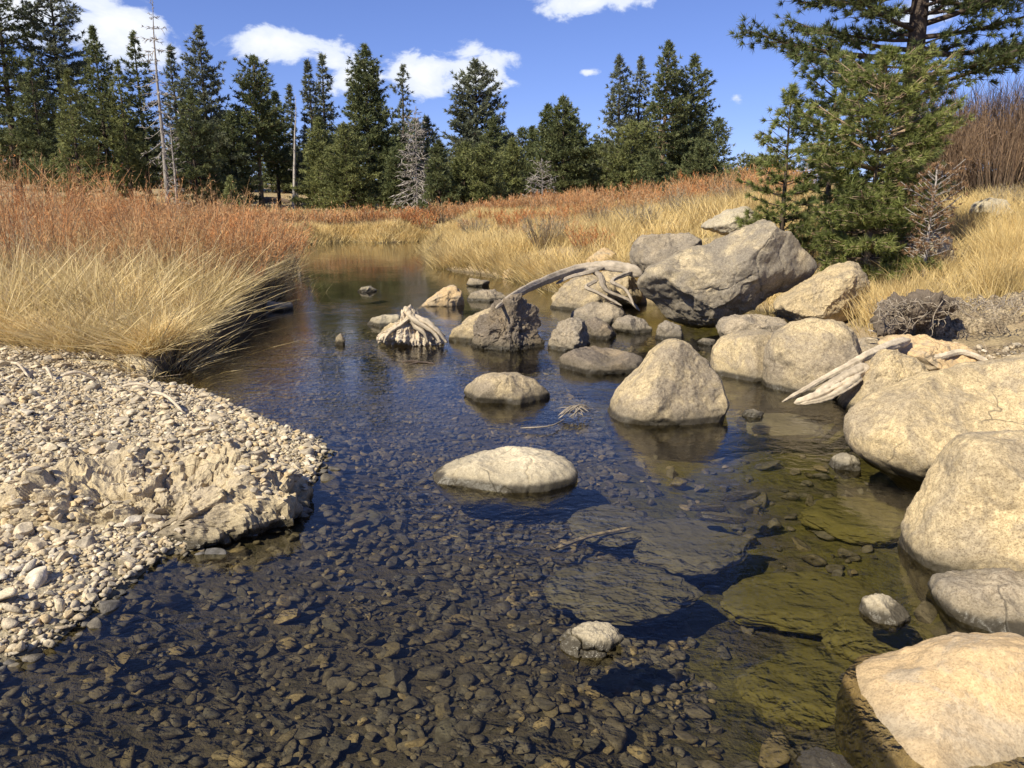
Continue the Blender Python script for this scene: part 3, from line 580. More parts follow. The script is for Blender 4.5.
P = sample(pl, 620, rng, lambda P: (~inside(P, shore)) & (seg_dist(P, shore) > .08)); tuftfield(A, P, 34, rng.uniform(.32, .52, len(P)), .012, rng, .3)
P = sample(pl, 330, rng, lambda P: (~inside(P, shore)) & (seg_dist(P, shore) < .9)); tuftfield(A, P, 40, rng.uniform(.25, .45, len(P)), .012, rng, .25)
pl = np.array([(-14, 41), (14, 40), (16, 48), (-16, 48)]); P = sample(pl, 700, rng); tuftfield(A, P, 26, rng.uniform(.45, .85, len(P)), .016, rng, .4)
pl = np.array([(-34, 48), (26, 48), (30, 75), (-44, 75)]); P = sample(pl, 700, rng); tuftfield(A, P, 14, rng.uniform(.2, .4, len(P)), .022, rng, .6)
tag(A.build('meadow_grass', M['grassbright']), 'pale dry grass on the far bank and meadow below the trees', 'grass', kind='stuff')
A = Acc()
pl = np.array([W(868, 300, 9.4)[:2], W(880, 318, 8.6)[:2], W(905, 305, 8.5)[:2], W(950, 292, 8.3)[:2], W(1060, 290, 8.2)[:2], W(1150, 240, 11)[:2], W(1120, 190, 16)[:2], W(900, 215, 16)[:2], W(780, 230, 14)[:2], W(760, 245, 11.8)[:2], W(830, 262, 10.6)[:2]])
dr = (rng.random)
P = sample(pl, 620, rng); tuftfield(A, P, 34, rng.uniform(.18, .5, len(P)), .0045, rng, .13, (-.03, 0), .4, .4)
P = sample(np.array([W(870, 300, 9.3)[:2], W(885, 320, 8.6)[:2], W(925, 300, 8.6)[:2], W(900, 275, 10)[:2]]), 30, rng); tuftfield(A, P, 60, rng.uniform(.4, .6, len(P)), .004, rng, .1)
P = sample(np.array([W(985, 280, 8.8)[:2], W(1060, 290, 8.4)[:2], W(1060, 220, 12)[:2], W(1005, 225, 12)[:2]]), 90, rng); tuftfield(A, P, 60, rng.uniform(.4, .65, len(P)), .004, rng, .1)
tag(A.build('slope_grass', M['grassbright']), 'thin dry grass on the right slope around the pines', 'grass', kind='stuff')

# ------------------------------------------------------------------ shrubs
def shrub(x, y, h, rad, ns, w, mat, stem, label, group, name='willow_shrub', seed=0, twn=7, lean=.5, leafy=1, cat='shrub'):
    r0 = np.random.default_rng(seed); z = H(x, y); root = None
    n_ = ns; an = r0.uniform(0, 6.28, n_); rr = rad * np.sqrt(r0.random(n_)); o2 = np.stack([np.cos(an), np.sin(an)], 1)
    base = np.c_[o2 * (rr * .45)[:, None], np.full(n_, -.05)]
    d = nrm(np.c_[o2 * (rr / rad * lean)[:, None] + r0.normal(0, .1, (n_, 2)), np.ones(n_)])
    L = h * r0.uniform(.65, 1.08, n_); bend = np.c_[r0.normal(0, .1, (n_, 2)), np.full(n_, -.03)]
    A1 = Acc(); A1.add(*blades(base, d, L, bend, np.full(n_, w * 1.5), 5, r0))
    N2 = n_ * twn; si = np.repeat(np.arange(n_), twn); s = r0.uniform(.3, .98, N2)
    b2 = base[si] + d[si] * (L[si] * s)[:, None] + bend[si] * (L[si] * s * s)[:, None]
    d2 = nrm(d[si] + r0.normal(0, .38, (N2, 3)) + [0, 0, .15]); L2 = h * r0.uniform(.12, .3, N2)
    va = np.clip(r0.random() * .6 + r0.random(N2) * .4, 0, 1)
    A2 = Acc(); V, Fc, a, b = blades(b2, d2, L2, r0.normal(0, .1, (N2, 3)), np.full(N2, w * .75), 2, r0, va)
    A2.add(V, Fc, a, np.clip(V[:, 2] / h, 0, 1))
    if leafy:
        N3 = N2 * leafy; k = r0.integers(0, N2, N3); b3 = b2[k] + d2[k] * (L2[k] * r0.uniform(.2, 1, N3))[:, None]
        d3 = nrm(d2[k] + r0.normal(0, .6, (N3, 3))); V, Fc, a, b = blades(b3, d3, r0.uniform(.03, .07, N3) * (w / .003) ** .6, np.zeros((N3, 3)), np.full(N3, w * 1.3), 1, r0, va[k])
        A2.add(V, Fc, a, np.clip(V[:, 2] / h, 0, 1))
    root = empty(name, (x, y, z)); A1.build('stems', M[stem], root); A2.build('twigs', M[mat], root)
    return tag(root, label, cat, group)
rs = random.Random(5)
sd = 0
# left bank willows: row by row
rows = [(-8.3, 10.2, 1.75), (-7.3, 9.9, 1.65), (-6.3, 10.0, 1.6), (-5.5, 10.3, 1.35), (-4.9, 10.9, 1.2), (-9.3, 11.6, 1.9), (-8., 11.9, 1.8), (-6.8, 11.7, 1.7), (-5.7, 12.2, 1.4), (-4.8, 12.6, 1.2), (-4.1, 11.6, .85), (-4.2, 12.5, .95), (-4.35, 13.9, 1.0), (-4.0, 10.9, .6), (-4.5, 15.2, 1.0), (-4.45, 11.4, .95), (-4.55, 13.6, 1.2),
        (-10, 14, 1.9), (-8.2, 14.3, 1.8), (-6.6, 14.5, 1.5), (-5.3, 15., 1.3), (-4.8, 16.2, 1.1), (-10.5, 17.5, 1.7), (-8.3, 17.8, 1.5), (-6.4, 18., 1.2), (-5.7, 19.6, 1.1), (-11.5, 22, 1.4), (-9., 22.5, 1.2), (-7.6, 24, 1.), (-13, 27, 1.3), (-10.3, 27.5, 1.1), (-16, 20, 1.8), (-14, 15.5, 2.)]
for k, (x, y, h) in enumerate(rows):
    first = k < 5
    lab = {0: 'tall orange willow shrub at the left edge of the picture rising behind the golden grass', 4: 'rusty willow shrub at the right end of the left bank thicket nearest the water', 13: 'low dense rusty shrub hanging over the water edge of the left bank'}.get(k, 'orange-red willow shrub in the thicket behind the golden grass')
    shrub(x, y, h * rs.uniform(.85, 1.18), (.62 + .02 * y) * rs.uniform(.7, 1.05), int(52), .0034 + .00022 * max(0, y - 9), 'willow', 'willowstem', lab, 'red willow shrubs on the left bank', seed=900 + k, twn=12, leafy=2)
# far bank and right bank willows
for k in range(50):
    x = -15 + (k % 26) * .78 + k // 26 * .4; y = 37. + rs.uniform(-.5, .8) + k // 26 * 1.6; shrub(x, y, rs.uniform(.75, 1.1), .8, 45, .013, 'willow', 'willowstem', 'low orange willow shrub in the band along the far bank', 'orange willows along the far bank', seed=1000 + k, twn=6, leafy=1)
rb = [(x_, 29.5 - .45 * x_ + (i_ % 2) * 1.2, .75 + .05 * x_) for i_, x_ in enumerate(np.arange(-1.6, 8, .75))] + [(-2.2, 36, .9), (-1.3, 38, 1.), (-.4, 36, 1.), (.6, 37, 1.1), (1.2, 34, 1.1), (2.1, 35, 1.2), (2.8, 32.5, 1.2), (3.7, 33.5, 1.2), (4.2, 30.5, 1.25), (5.1, 31.5, 1.3), (5.8, 29, 1.3), (6.6, 30.5, 1.35), (7.2, 28, 1.3), (7.9, 29.5, 1.4), (8.3, 26.5, 1.3), (8.2, 24.4, 1.15), (7.6, 22.8, 1.), (9.4, 28, 1.4), (9.2, 25, 1.2), (3.2, 36.5, 1.3), (5.6, 35, 1.4), (7.6, 33.5, 1.5), (9.6, 31.5, 1.5), (0, 40, 1.1), (-3, 40, 1.)]
for k, (x, y, h) in enumerate(rb):
    lab = 'orange-brown willow shrub in the row above the straw grass'
    shrub(x, y, h * .85, .9, 60, .0085, 'willow', 'willowstem', lab, 'willows above the right bank', seed=1100 + k, twn=8, leafy=1)
# bare thicket on the right
th = [(8.9, 16.6, 2.0), (9.7, 16.0, 2.1), (10.5, 16.4, 2.2), (11.3, 16.0, 2.2), (12.1, 15.6, 2.2), (9.3, 17.8, 2.2), (10.6, 18., 2.3), (12, 17.6, 2.4), (13.2, 16.8, 2.4), (14.2, 18.5, 2.6), (12.6, 20, 2.5), (10.6, 20.5, 2.4)]
for k, (x, y, h) in enumerate(th):
    shrub(x, y, h, 1.0, 210, .0055, 'thicket', 'thicket', 'tall bare brown willow shrub in the thicket right of the big pine trunk', 'bare willows on the right slope', name='bare_willow', seed=1200 + k, twn=9, leafy=0, lean=.35)
for k, (px, py, D, h, lb) in enumerate([(873, 262, 11.2, .5, 'grey-brown twiggy scrub right of the young pine foot'), (1010, 205, 13.6, .5, 'small grey scrub below the bare thicket'), (896, 300, 9, .35, 'low tangle of dry twigs in the grass below the young pine'), (800, 262, 12.4, .45, 'dry brown scrub in the shade under the pines')]):
    p = W(px, py, D); shrub(p[0], p[1], h, .35, 60, .003, 'scrub', 'scrub', lb, None, name='scrub_bush', seed=1300 + k, twn=7, leafy=1, lean=.8, cat='bush')

for k, (px, py, D) in enumerate([(560, 232, 20), (600, 222, 24), (640, 226, 19), (520, 238, 24), (475, 240, 28), (680, 222, 20), (590, 244, 17), (545, 250, 19), (735, 205, 22), (780, 215, 19)]):
    p = W(px, py, D); shrub(p[0], D, rs.uniform(.55, .9), .55, 60, .006, 'scrub' if k % 3 else 'willow', 'willowstem', 'low brown scrub bush scattered in the straw grass of the right bank', 'scrub bushes in the straw grass', name='scrub_bush', seed=1400 + k, twn=7, leafy=1, lean=.7, cat='bush')

# ------------------------------------------------------------------ trees
def needles(cent, dirn, m_, ln, w, spread, r0, va):
    N_ = len(cent); c = np.repeat(cent, m_, 0); d = nrm(np.repeat(dirn, m_, 0) + r0.normal(0, spread, (N_ * m_, 3)))
    l = ln * r0.uniform(.6, 1.25, N_ * m_); c = c + d * (l * r0.uniform(-.2, .3, N_ * m_))[:, None]
    sd_ = nrm(np.cross(d, r0.normal(size=d.shape))) * w
    V = np.stack([c - sd_, c + sd_, c + d * l[:, None]], 1).reshape(-1, 3)
    v = np.clip(np.repeat(va, m_) + r0.normal(0, .12, N_ * m_), 0, 1)
    return V, np.arange(len(V)).reshape(-1, 3), np.repeat(v, 3), np.tile([0, 0, 1.], N_ * m_)
def conifer(x, y, H_, R_, label, cb=.12, nb=130, tsp=.32, tuft=.3, nm=12, ln=.3, w=.05, mat='needle', bark='bark', seed=0, pw=.95, gap=.16, name='conifer', group=None, trunk=.018, low=-.12, high=.75, lean=(0, 0), spread=.75, dead=False, limb=3, zb=None, cat='tree', sides=6, crownoff=None, bare=0., round_=.0, twl=.34, whorl=20, tp=.9):
    r0 = np.random.default_rng(seed); z0 = H(x, y) if zb is None else zb
    root = empty(name, (x, y, z0)); TR = Acc()
    hz = np.linspace(0, 1, 14); wob = np.cumsum(r0.normal(0, .006 * H_, (14, 2)), 0) * (.15 if sides >= 10 else .5)
    path = np.c_[hz * H_ * lean[0] + wob[:, 0] * hz, hz * H_ * lean[1] + wob[:, 1] * hz, hz * H_]; path[0, 2] = -.15
    rad = np.maximum(H_ * trunk * (1 - hz) ** .85 * (1 + .5 * np.exp(-hz * 25)), .012)
    V, Fc = tube(path, rad, max(sides, 6), .12, seed); TR.add(V, Fc, r0.random())
    C_, Dn, VA = [], [], []
    asym = r0.uniform(0, 6.28)
    for b in range(nb):
        t = ((b + r0.random()) / nb) ** tp; t = t if whorl == 0 or t > .93 else float(np.clip((math.floor(t * whorl) + .5 + r0.normal(0, .13)) / whorl, 0, 1)); zz = H_ * (cb + (1 - cb) * t)
        az = b * 2.399 + r0.normal(0, .4)
        prof = R_ * ((1 - t) ** pw * (1 - round_) + round_ * math.sqrt(max(0, 1 - t ** 2.2))) * min(1, .6 + t * 2.6) + .05 * R_
        prof *= min(1, .12 + (1 - t) * 5); prof *= 1 + .3 * math.sin(az * 2 + asym + t * 5) 
        L = prof * r0.uniform(.6, 1.15)
        if r0.random() < gap: L *= .45
        c0 = np.array([np.interp(zz / H_, hz, path[:, 0]), np.interp(zz / H_, hz, path[:, 1]), zz])
        rise = low + (high - low) * t ** 1.5 + r0.normal(0, .08); dh = np.array([math.cos(az), math.sin(az), 0])
        s = np.linspace(0, 1, 5); bp = c0 + L * s[:, None] * dh + np.outer(L * (rise * s + .18 * s * s), [0, 0, 1.])
        V, Fc = tube(bp, np.linspace(max(.006, L * .022), .003 + L * .004, 5), limb); TR.add(V, Fc, .3 + r0.random() * .5)
        if dead:
            for q in range(int(dead)):
                s0 = r0.uniform(.3, 1); p = c0 + L * s0 * dh + np.array([0, 0, L * (rise * s0 + .18 * s0 * s0)]); d = nrm(dh + r0.normal(0, .7, 3) + [0, 0, -.1]); l = L * r0.uniform(.2, .45)
                V, Fc = tube([p, p + d * l * .6, p + d * l + [0, 0, -.1 * l]], [.02 * L + .012, .014, .008] if H_ > 3 else [.006, .004, .002], 3); TR.add(V, Fc, r0.random())
            continue
        if r0.random() < bare: continue
        nt_ = max(1, int(L / tsp)); bv = r0.random() * .5 + .15
        side = np.array([-dh[1], dh[0], 0])
        for q in range(nt_ * 2):
            s0 = 1 - (q // 2 + r0.random() * .6) / nt_ * .75; sg = 1 if q % 2 else -1
            p = c0 + L * s0 * dh + np.array([0, 0, L * (rise * s0 + .18 * s0 * s0)])
            tl = L * twl * (1.15 - s0 * .75) * r0.uniform(.5, 1.2) + tuft * .4 * min(1, L / (tuft * 3))
            d = nrm(dh * .75 + side * sg * r0.uniform(.3, 1.) + np.array([0, 0, r0.uniform(-.1, .35)])); k_ = max(1, int(tl / tuft))
            if limb > 3 and tl > .1:
                V, Fc = tube([p, p + d * tl], [.006 + tl * .006, .003], 3); TR.add(V, Fc, .2)
            ss = (np.arange(k_) + r0.random(k_)) / k_
            C_.append(p + d * (tl * ss)[:, None] + r0.normal(0, tuft * .25, (k_, 3))); Dn.append(np.tile(nrm(d + [0, 0, .25]), (k_, 1))); VA.append(np.clip(bv + r0.normal(0, .15, k_), 0, 1))
    TR.build('trunk', M[bark], root)
    if C_:
        C_, Dn, VA = map(np.concatenate, (C_, Dn, VA))
        A_ = Acc(); A_.add(*needles(C_, Dn, nm, ln, w, spread, r0, VA)); A_.build('crown', M[mat], root, smooth=False)
    return tag(root, label, cat, group)
def bgtree(px, top, hw, D, label, group='conifers along the far side of the meadow', **k):
    x = (px - 512) / F * D * 1.0
    # horizontal pixel -> x at depth D on the ground (depth along view changes little with pitch)
    yb = D; zb = H(x, yb); d = ray(px, 200); x = d[0] / d[1] * D; zb = H(x, D); zt = W(px, top, D)[2]; d2 = ray(px, 120)
    x = d2[0] / d2[1] * D
    k.setdefault('seed', abs(int(px * 7 + top))); sc2 = D / 60
    k.setdefault('ln', .26 * sc2); k.setdefault('w', .034 * sc2); k['nb'] = int(k.get('nb', 120) * 1.5); k.setdefault('tsp', .24 * sc2); k.setdefault('tuft', .26 * sc2); k.setdefault('nm', 13); k.setdefault('twl', .34); k.setdefault('spread', .6)
    if 'pw' in k: k['pw'] = k['pw'] * 1.2
    conifer(x, D, zt - zb, 1.25 * hw * D / F, label, group=group, zb=zb, **k)
B = [
 (10, -45, 34, 50, 'tall dark pine cut off by the top left corner', dict(cb=.1, pw=.5, gap=.25, nb=150)),
 (38, 60, 26, 46, 'shorter dark conifer between the two tallest trees at the left edge', dict()),
 (64, -35, 30, 52, 'tall open-crowned pine reaching past the top edge, second from the left', dict(cb=.35, pw=.45, gap=.3, mat='needleblue')),
 (72, 70, 26, 44, 'bushy olive conifer in front of the tall open-crowned pine', dict(mat='needlebright', cb=.03)),
 (104, 27, 30, 50, 'dense pointed conifer left of the two close spires by the bleached snag', dict(mat='needle', nb=150)),
 (124, 62, 20, 47, 'smaller conifer filling the gap before the bleached snag', dict(mat='needlebright', cb=.04)),
 (142, 32, 22, 51, 'narrow conifer immediately left of the bleached snag', dict(mat='needle')),
 (176, 46, 18, 58, 'conifer top showing just right of the bleached snag', dict(mat='needleblue')),
 (207, 26, 34, 53, 'tall spire conifer with blue-green top, right of the bleached snag', dict(mat='needleblue', pw=.9, nb=160)),
 (190, 90, 28, 48, 'dark low conifer below the blue-green spire', dict(cb=.05)),
 (232, 112, 24, 52, 'dark bushy conifer at the right foot of the blue-green spire', dict(cb=.05)),
 (256, 57, 25, 55, 'irregular pine with a pale lower trunk, left of the leaning dead trunk', dict(cb=.3, pw=.45, gap=.25, bark='barktan', mat='needle')),
 (274, 92, 18, 58, 'slim dark conifer right of the pine with the pale trunk', dict(cb=.2)),
 (292, 86, 9, 60, 'thin grey-green half-dead conifer', dict(cb=.3, gap=.5, bark='snag', mat='needleblue', nb=70)),
 (311, 62, 15, 57, 'left one of two slim twin conifers under the cloud', dict(mat='needleblue')),
 (325, 55, 16, 59, 'right one of two slim twin conifers under the cloud', dict(mat='needleblue')),
 (318, 118, 24, 52, 'bushy green young conifer in front of the slim twins', dict(mat='needlebright', cb=.04)),
 (345, 125, 24, 50, 'bright bushy young conifer touching the broad conifer on its left', dict(mat='needlebright', cb=.04, pw=.6)),
 (368, 46, 33, 54, 'broad dense conifer, the widest tree in the middle left', dict(nb=220, pw=.62, cb=.05, mat='needle', gap=.05)),
 (395, 150, 22, 50, 'low dark conifer at the right foot of the broad conifer', dict(cb=.04)),
 (403, 66, 12, 60, 'sparse spindly conifer with see-through top', dict(gap=.5, nb=80, mat='needleblue', pw=.5)),
 (427, 118, 17, 62, 'conifer behind the grey dead tree', dict(mat='needleblue')),
 (438, 141, 19, 46, 'small dark conifer standing forward on the meadow on its own trunk', dict(cb=.12, nb=110)),
 (463, 144, 22, 48, 'left one of the bushy young conifers below the tall dense cone', dict(mat='needlebright', cb=.06, pw=.6)),
 (484, 146, 22, 47, 'right one of the bushy young conifers below the tall dense cone', dict(mat='needlebright', cb=.06, pw=.6)),
 (477, 60, 29, 58, 'tall dense cone-shaped conifer right of the clouds', dict(mat='needleblue', pw=.62, nb=190, gap=.05)),
 (492, 118, 20, 55, 'conifer at the right shoulder of the tall dense cone', dict()),
 (512, 140, 17, 50, 'small green conifer with a grey trunk left of the rounded pair', dict(mat='needlebright', cb=.1)),
 (533, 127, 12, 58, 'slim conifer just left of the rounded pair', dict(mat='needle')),
 (547, 105, 17, 54, 'left top of the rounded pair of conifers', dict(mat='needle', pw=.6)),
 (564, 98, 28, 53, 'wide dark conifer, right one of the rounded pair', dict(mat='needle', pw=.6, nb=160)),
 (599, 142, 14, 58, 'small conifer in the gap before the right-hand group', dict(mat='needle')),
 (582, 152, 14, 60, 'small dim conifer in the gap right of the rounded pair', dict(mat='needle')),
 (620, 56, 20, 57, 'ragged grey-green conifer at the left of the right-hand group', dict(gap=.35, mat='needleblue', pw=.5, cb=.1)),
 (638, 58, 18, 59, 'slim blue-green conifer second in the right-hand group', dict(mat='needleblue', pw=.6)),
 (632, 122, 28, 50, 'bushy green conifer at the foot of the ragged grey-green one', dict(mat='needlebright', cb=.04, pw=.55)),
 (664, 42, 22, 52, 'tallest conifer of the right-hand group with a bare tan trunk', dict(cb=.32, bark='barktan', pw=.6, mat='needle', trunk=.02)),
 (690, 56, 30, 54, 'broad conifer at the right end of the right-hand group', dict(nb=180, pw=.7, cb=.06)),
 (655, 150, 20, 48, 'low dark conifer under the tan trunk', dict(cb=.05)),
 (704, 140, 24, 49, 'low dark conifer at the right foot of the group', dict(cb=.05)),
 (768, 158, 24, 40, 'green bush-like conifer far off left of the foreground pines', dict(mat='needlebright', cb=.03, pw=.5)),
 (748, 172, 12, 60, 'tiny distant conifer on the skyline near the foreground pines', dict(cb=.05)),
]
for px, top, hw, D, lb, kw in B: bgtree(px, top, hw, D, lb, **kw)
for k, px in enumerate(range(-30, 740, 22)):
    D = 74 + (k * 37 % 19); bgtree(px + (k * 13 % 17), 118 + (k * 29 % 34) - (18 if px < 240 else 0), 20, D, 'dim conifer in the row behind the front trees', 'conifers in the back row', nb=80, nm=10, cb=.0, pw=.55)
p = W(232, 195, 40); conifer(p[0], 40, 2.2, .75, 'small bright young conifer alone at the meadow edge', cb=.12, nb=70, tsp=.2, tuft=.16, ln=.17, w=.03, mat='needlebright', seed=41, zb=H(p[0], 40) + .1)
# dead trees
def snag(px, top, hw, D, label, **k):
    d2 = ray(px, 150); x = d2[0] / d2[1] * D; zb = H(x, D); zt = W(px, top, D)[2]
    conifer(x, D, zt - zb, hw * D / F, label, name='dead_tree', zb=zb, bark='snag', dead=5, cat='dead tree', seed=int(px), **k)
snag(163, -8, 17, 46, 'tall bleached dead tree with bare drooping branches', nb=130, pw=.25, low=-1.1, high=.3, cb=.1, trunk=.013, gap=.5)
snag(416, 106, 22, 47, 'grey dead tree thick with bare twigs right of the broad conifer', nb=210, pw=.4, low=-.6, high=.3, cb=.05, trunk=.012)
snag(405, 165, 10, 50, 'short grey dead tree low on the far meadow', nb=60, pw=.5, low=-.4, cb=.05)
snag(543, 158, 20, 45, 'brown dead tree below the rounded pair of conifers', nb=80, pw=.6, low=-.2, cb=.05)
snag(172, 120, 12, 45, 'low grey dead tree beside the tall bleached one', nb=70, pw=.5, low=-.4, cb=.05)
snag(290, 95, 5, 52, 'thin dead tree leaning between the left conifers', nb=16, pw=.5, lean=(.08, 0))
# foreground pines on the right bank
def nearpine(px, D, top, R_, label, **k):
    x = (W(px, 290, D)[0]); zb = H(x, D); zt = W(px, top, D)[2]
    k.setdefault('tuft', .09); k.setdefault('tsp', .15); k.setdefault('nm', 52); k.setdefault('ln', .095); k.setdefault('w', .006); k.setdefault('whorl', 15); k.setdefault('twl', .45)
    conifer(x, D, zt - zb, R_, label, zb=zb, name='pine_tree', limb=4, spread=.55, sides=10, cat='pine tree', **k)
nearpine(864, 11.6, 50, 1.0, 'young bright green pine in front of the big pine', nb=190, mat='pine', seed=301, cb=.0, pw=.42, low=-.12, high=.9, trunk=.015, bark='barktan', gap=.15)
nearpine(777, 12.9, 86, .62, 'smaller pine at the left of the foreground group with sky round its tip', nb=120, mat='pine', seed=302, cb=.02, pw=.5, low=-.05, gap=.15)
nearpine(820, 12.6, 52, .75, 'slender dark pine between the two younger foreground pines', nb=90, mat='pinedark', seed=303, cb=.12, pw=.5, low=0, gap=.2)
nearpine(893, 13.4, 95, .6, 'small pine showing behind the right side of the young bright pine', nb=60, mat='pinedark', seed=304, cb=.05, pw=.6, low=0, gap=.2)
x = W(900, 190, 17.)[0]
conifer(x, 17., 15.5, 2.95, 'big pine with a thick dark trunk leaving the top of the picture', cb=.115, nb=150, tsp=.27, tuft=.15, nm=42, ln=.14, w=.0085, whorl=0, tp=1.45, mat='pinedark', seed=314, pw=.45, low=-.02, high=.8, trunk=.0125, limb=5, spread=.6, sides=14, name='pine_tree', cat='pine tree', gap=.22, twl=.46)
p = W(925, 262, 10.6); conifer(p[0], 10.6, 1.5, .42, 'rust-brown dead sapling standing in the grass on the right slope', cb=.12, nb=75, tsp=.09, tuft=.07, nm=22, ln=.05, w=.004, mat='rust', bark='snag', seed=321, pw=.4, name='dead_sapling', cat='sapling', limb=4, gap=.3, low=.2)

# ------------------------------------------------------------------ driftwood
def wood(paths, name, label, mat='woodpale', cat='driftwood', n_=40, rough=.16, sides=18):
    A_ = Acc(); o = None
    for i, (pts, r0_, r1_) in enumerate(paths):
        pth = spline(pts, n_); V, Fc = tube(pth, np.linspace(r0_, r1_, n_) * np.clip(np.minimum(np.linspace(0, 1, n_), np.linspace(1, 0, n_)) * 9 + .12, 0, 1) ** .7, sides, rough, i + 3, 1., .3 if sides >= 8 else 0.); A_.add(V, Fc, (i * .37) % 1)
    V = np.concatenate(A_.V); c = V.mean(0); c[2] = V[:, 2].min(); A_.V = [v - c for v in A_.V]
    return tag(A_.build(name, M[mat], None, c), label, cat)
w_ = lambda x, y, D: W(x, y, D)
wood([([w_(496, 308, 8.6), w_(520, 292, 9.6), w_(548, 279, 10.6), w_(578, 269, 11.2), w_(604, 266, 11.2), w_(628, 269, 11.1), w_(642, 276, 11.0)], .035, .085),
      ([w_(604, 266, 11.2), w_(590, 272, 11.), w_(570, 277, 10.9), w_(556, 284, 10.8)], .04, .015),
      ([w_(588, 268, 11.1), w_(600, 276, 11.), w_(606, 290, 10.9), w_(628, 300, 10.8), w_(640, 311, 10.7)], .045, .02),
      ([w_(598, 280, 11.), w_(586, 287, 10.9), w_(598, 293, 10.8), w_(622, 306, 10.7)], .03, .018),
      ([w_(632, 272, 11.), w_(612, 281, 10.8), w_(626, 290, 10.7), w_(634, 306, 10.5)], .035, .012)], 'driftwood_branch', 'long grey driftwood branch arched over the rocks', 'wood')
rr_ = random.Random(8)
stump = rock([(376, 338), (384, 331), (394, 326), (401, 319), (402, 311), (406, 307), (412, 307), (414, 312), (419, 317), (430, 324), (441, 332), (446, 341), (425, 350), (392, 350)], 9.1, .2, 'woodpale', 64, [(.4, -.8, .4, .6)], 1, .07, 6, lump=.08, flutes=.13, smooth=False, name='driftwood_stump', cat='driftwood', label='twisted pale driftwood stump with spread roots sitting in the stream')
A_ = Acc()
for k in range(4):
    ex = [428, 440, 447, 384][k]; mx_ = rr_.uniform(.2, .6); pts = [w_(409, 312 + 2 * k, 9.0), w_(409 + (ex - 409) * mx_, 321 + rr_.uniform(-1, 4), 8.93), w_(409 + (ex - 409) * .8, 333, 8.9), w_(ex, 343, 8.9)]
    V, Fc = tube(spline(pts, 14), np.linspace(rr_.uniform(.03, .045), .012, 14), 14, .4, k, 1., .5); A_.add(V - np.array(stump.location), Fc, rr_.random())
A_.build('roots', M['woodpale'], stump)
wood([([w_(782, 402, 6.1), w_(812, 385, 6.25), w_(845, 367, 6.4), w_(880, 349, 6.6), w_(910, 340, 6.9)], .012, .045), ([w_(800, 393, 6.15), w_(830, 376, 6.3), w_(862, 360, 6.45)], .012, .025)], 'driftwood_log', 'upper bleached driftwood log sloping down to the water by the round boulder')
wood([([w_(794, 403, 6.05), w_(815, 396, 6.05), w_(843, 381, 6.15), w_(868, 366, 6.3)], .02, .06), ([w_(800, 404, 6.0), w_(824, 399, 6.0), w_(846, 387, 6.08), w_(860, 376, 6.15)], .015, .045), ([w_(815, 394, 6.05), w_(840, 378, 6.15), w_(862, 368, 6.25)], .02, .04)], 'driftwood_log', 'lower splintered driftwood log lying against the tan triangular rock')
wood([([w_(905, 352, 6.9), w_(935, 357, 6.75), w_(962, 352, 6.8), w_(990, 362, 6.7)], .03, .02)], 'driftwood_log', 'short pale root end above the buff rock', 'woodpale')
st = []
for k in range(16):
    a = rr_.uniform(0, 3.1); cx, cy = 577 + rr_.uniform(-7, 7), 410 + rr_.uniform(-3, 3); st.append(([w_(cx - 14 * math.cos(a), cy + 3 + rr_.uniform(0, 6), 5.75), w_(cx, cy - rr_.uniform(0, 5), 5.8), w_(cx + 13 * math.cos(a), cy + rr_.uniform(-4, 7), 5.85)], .005, .002))
st.append(([w_(520, 428, 5.45), w_(550, 426, 5.45), w_(566, 418, 5.7)], .006, .006))
wood(st, 'twig_clump', 'small snarl of grey twigs caught in the stream left of the pointed boulder', 'wood', 'twigs', 8, .1, 4)
wood([([w_(556, 548, 3.75), w_(590, 536, 3.85), w_(632, 527, 3.95)], .012, .006)], 'sunken_stick', 'pale stick lying under water above the wide flat slab', 'wood', 'stick', 10)
wood([([w_(402, 363, 8.0), w_(412, 361.5, 8.05), w_(425, 363, 8.)], .02, .01), ([w_(408, 365, 7.9), w_(420, 362, 7.95), w_(436, 364, 7.9)], .012, .008)], 'floating_debris', 'brown leaf litter floating below the driftwood stump', 'bark', 'debris', 10, .5, 6)
for (a, b, lb) in [((300, 198, 60), (345, 203, 57), 'pale fallen log on the far meadow near the leaning dead tree'), ((262, 190, 62), (290, 197, 60), 'dark fallen log beside the pale-trunked pine'), ((410, 186, 58), (440, 199, 56), 'grey fallen log behind the small forward conifer'), ((360, 197, 60), (400, 193, 62), 'fallen log under the broad conifer')]:
    p, q_ = w_(*a), w_(*b); p[2] = H(p[0], p[1]) + .2; q_[2] = H(q_[0], q_[1]) + .2
    wood([([p, (p + q_) / 2 + [0, 0, .1], q_], .22, .12)], 'fallen_log', lb, 'snag' if 'dark' not in lb else 'bark', 'log', 10)
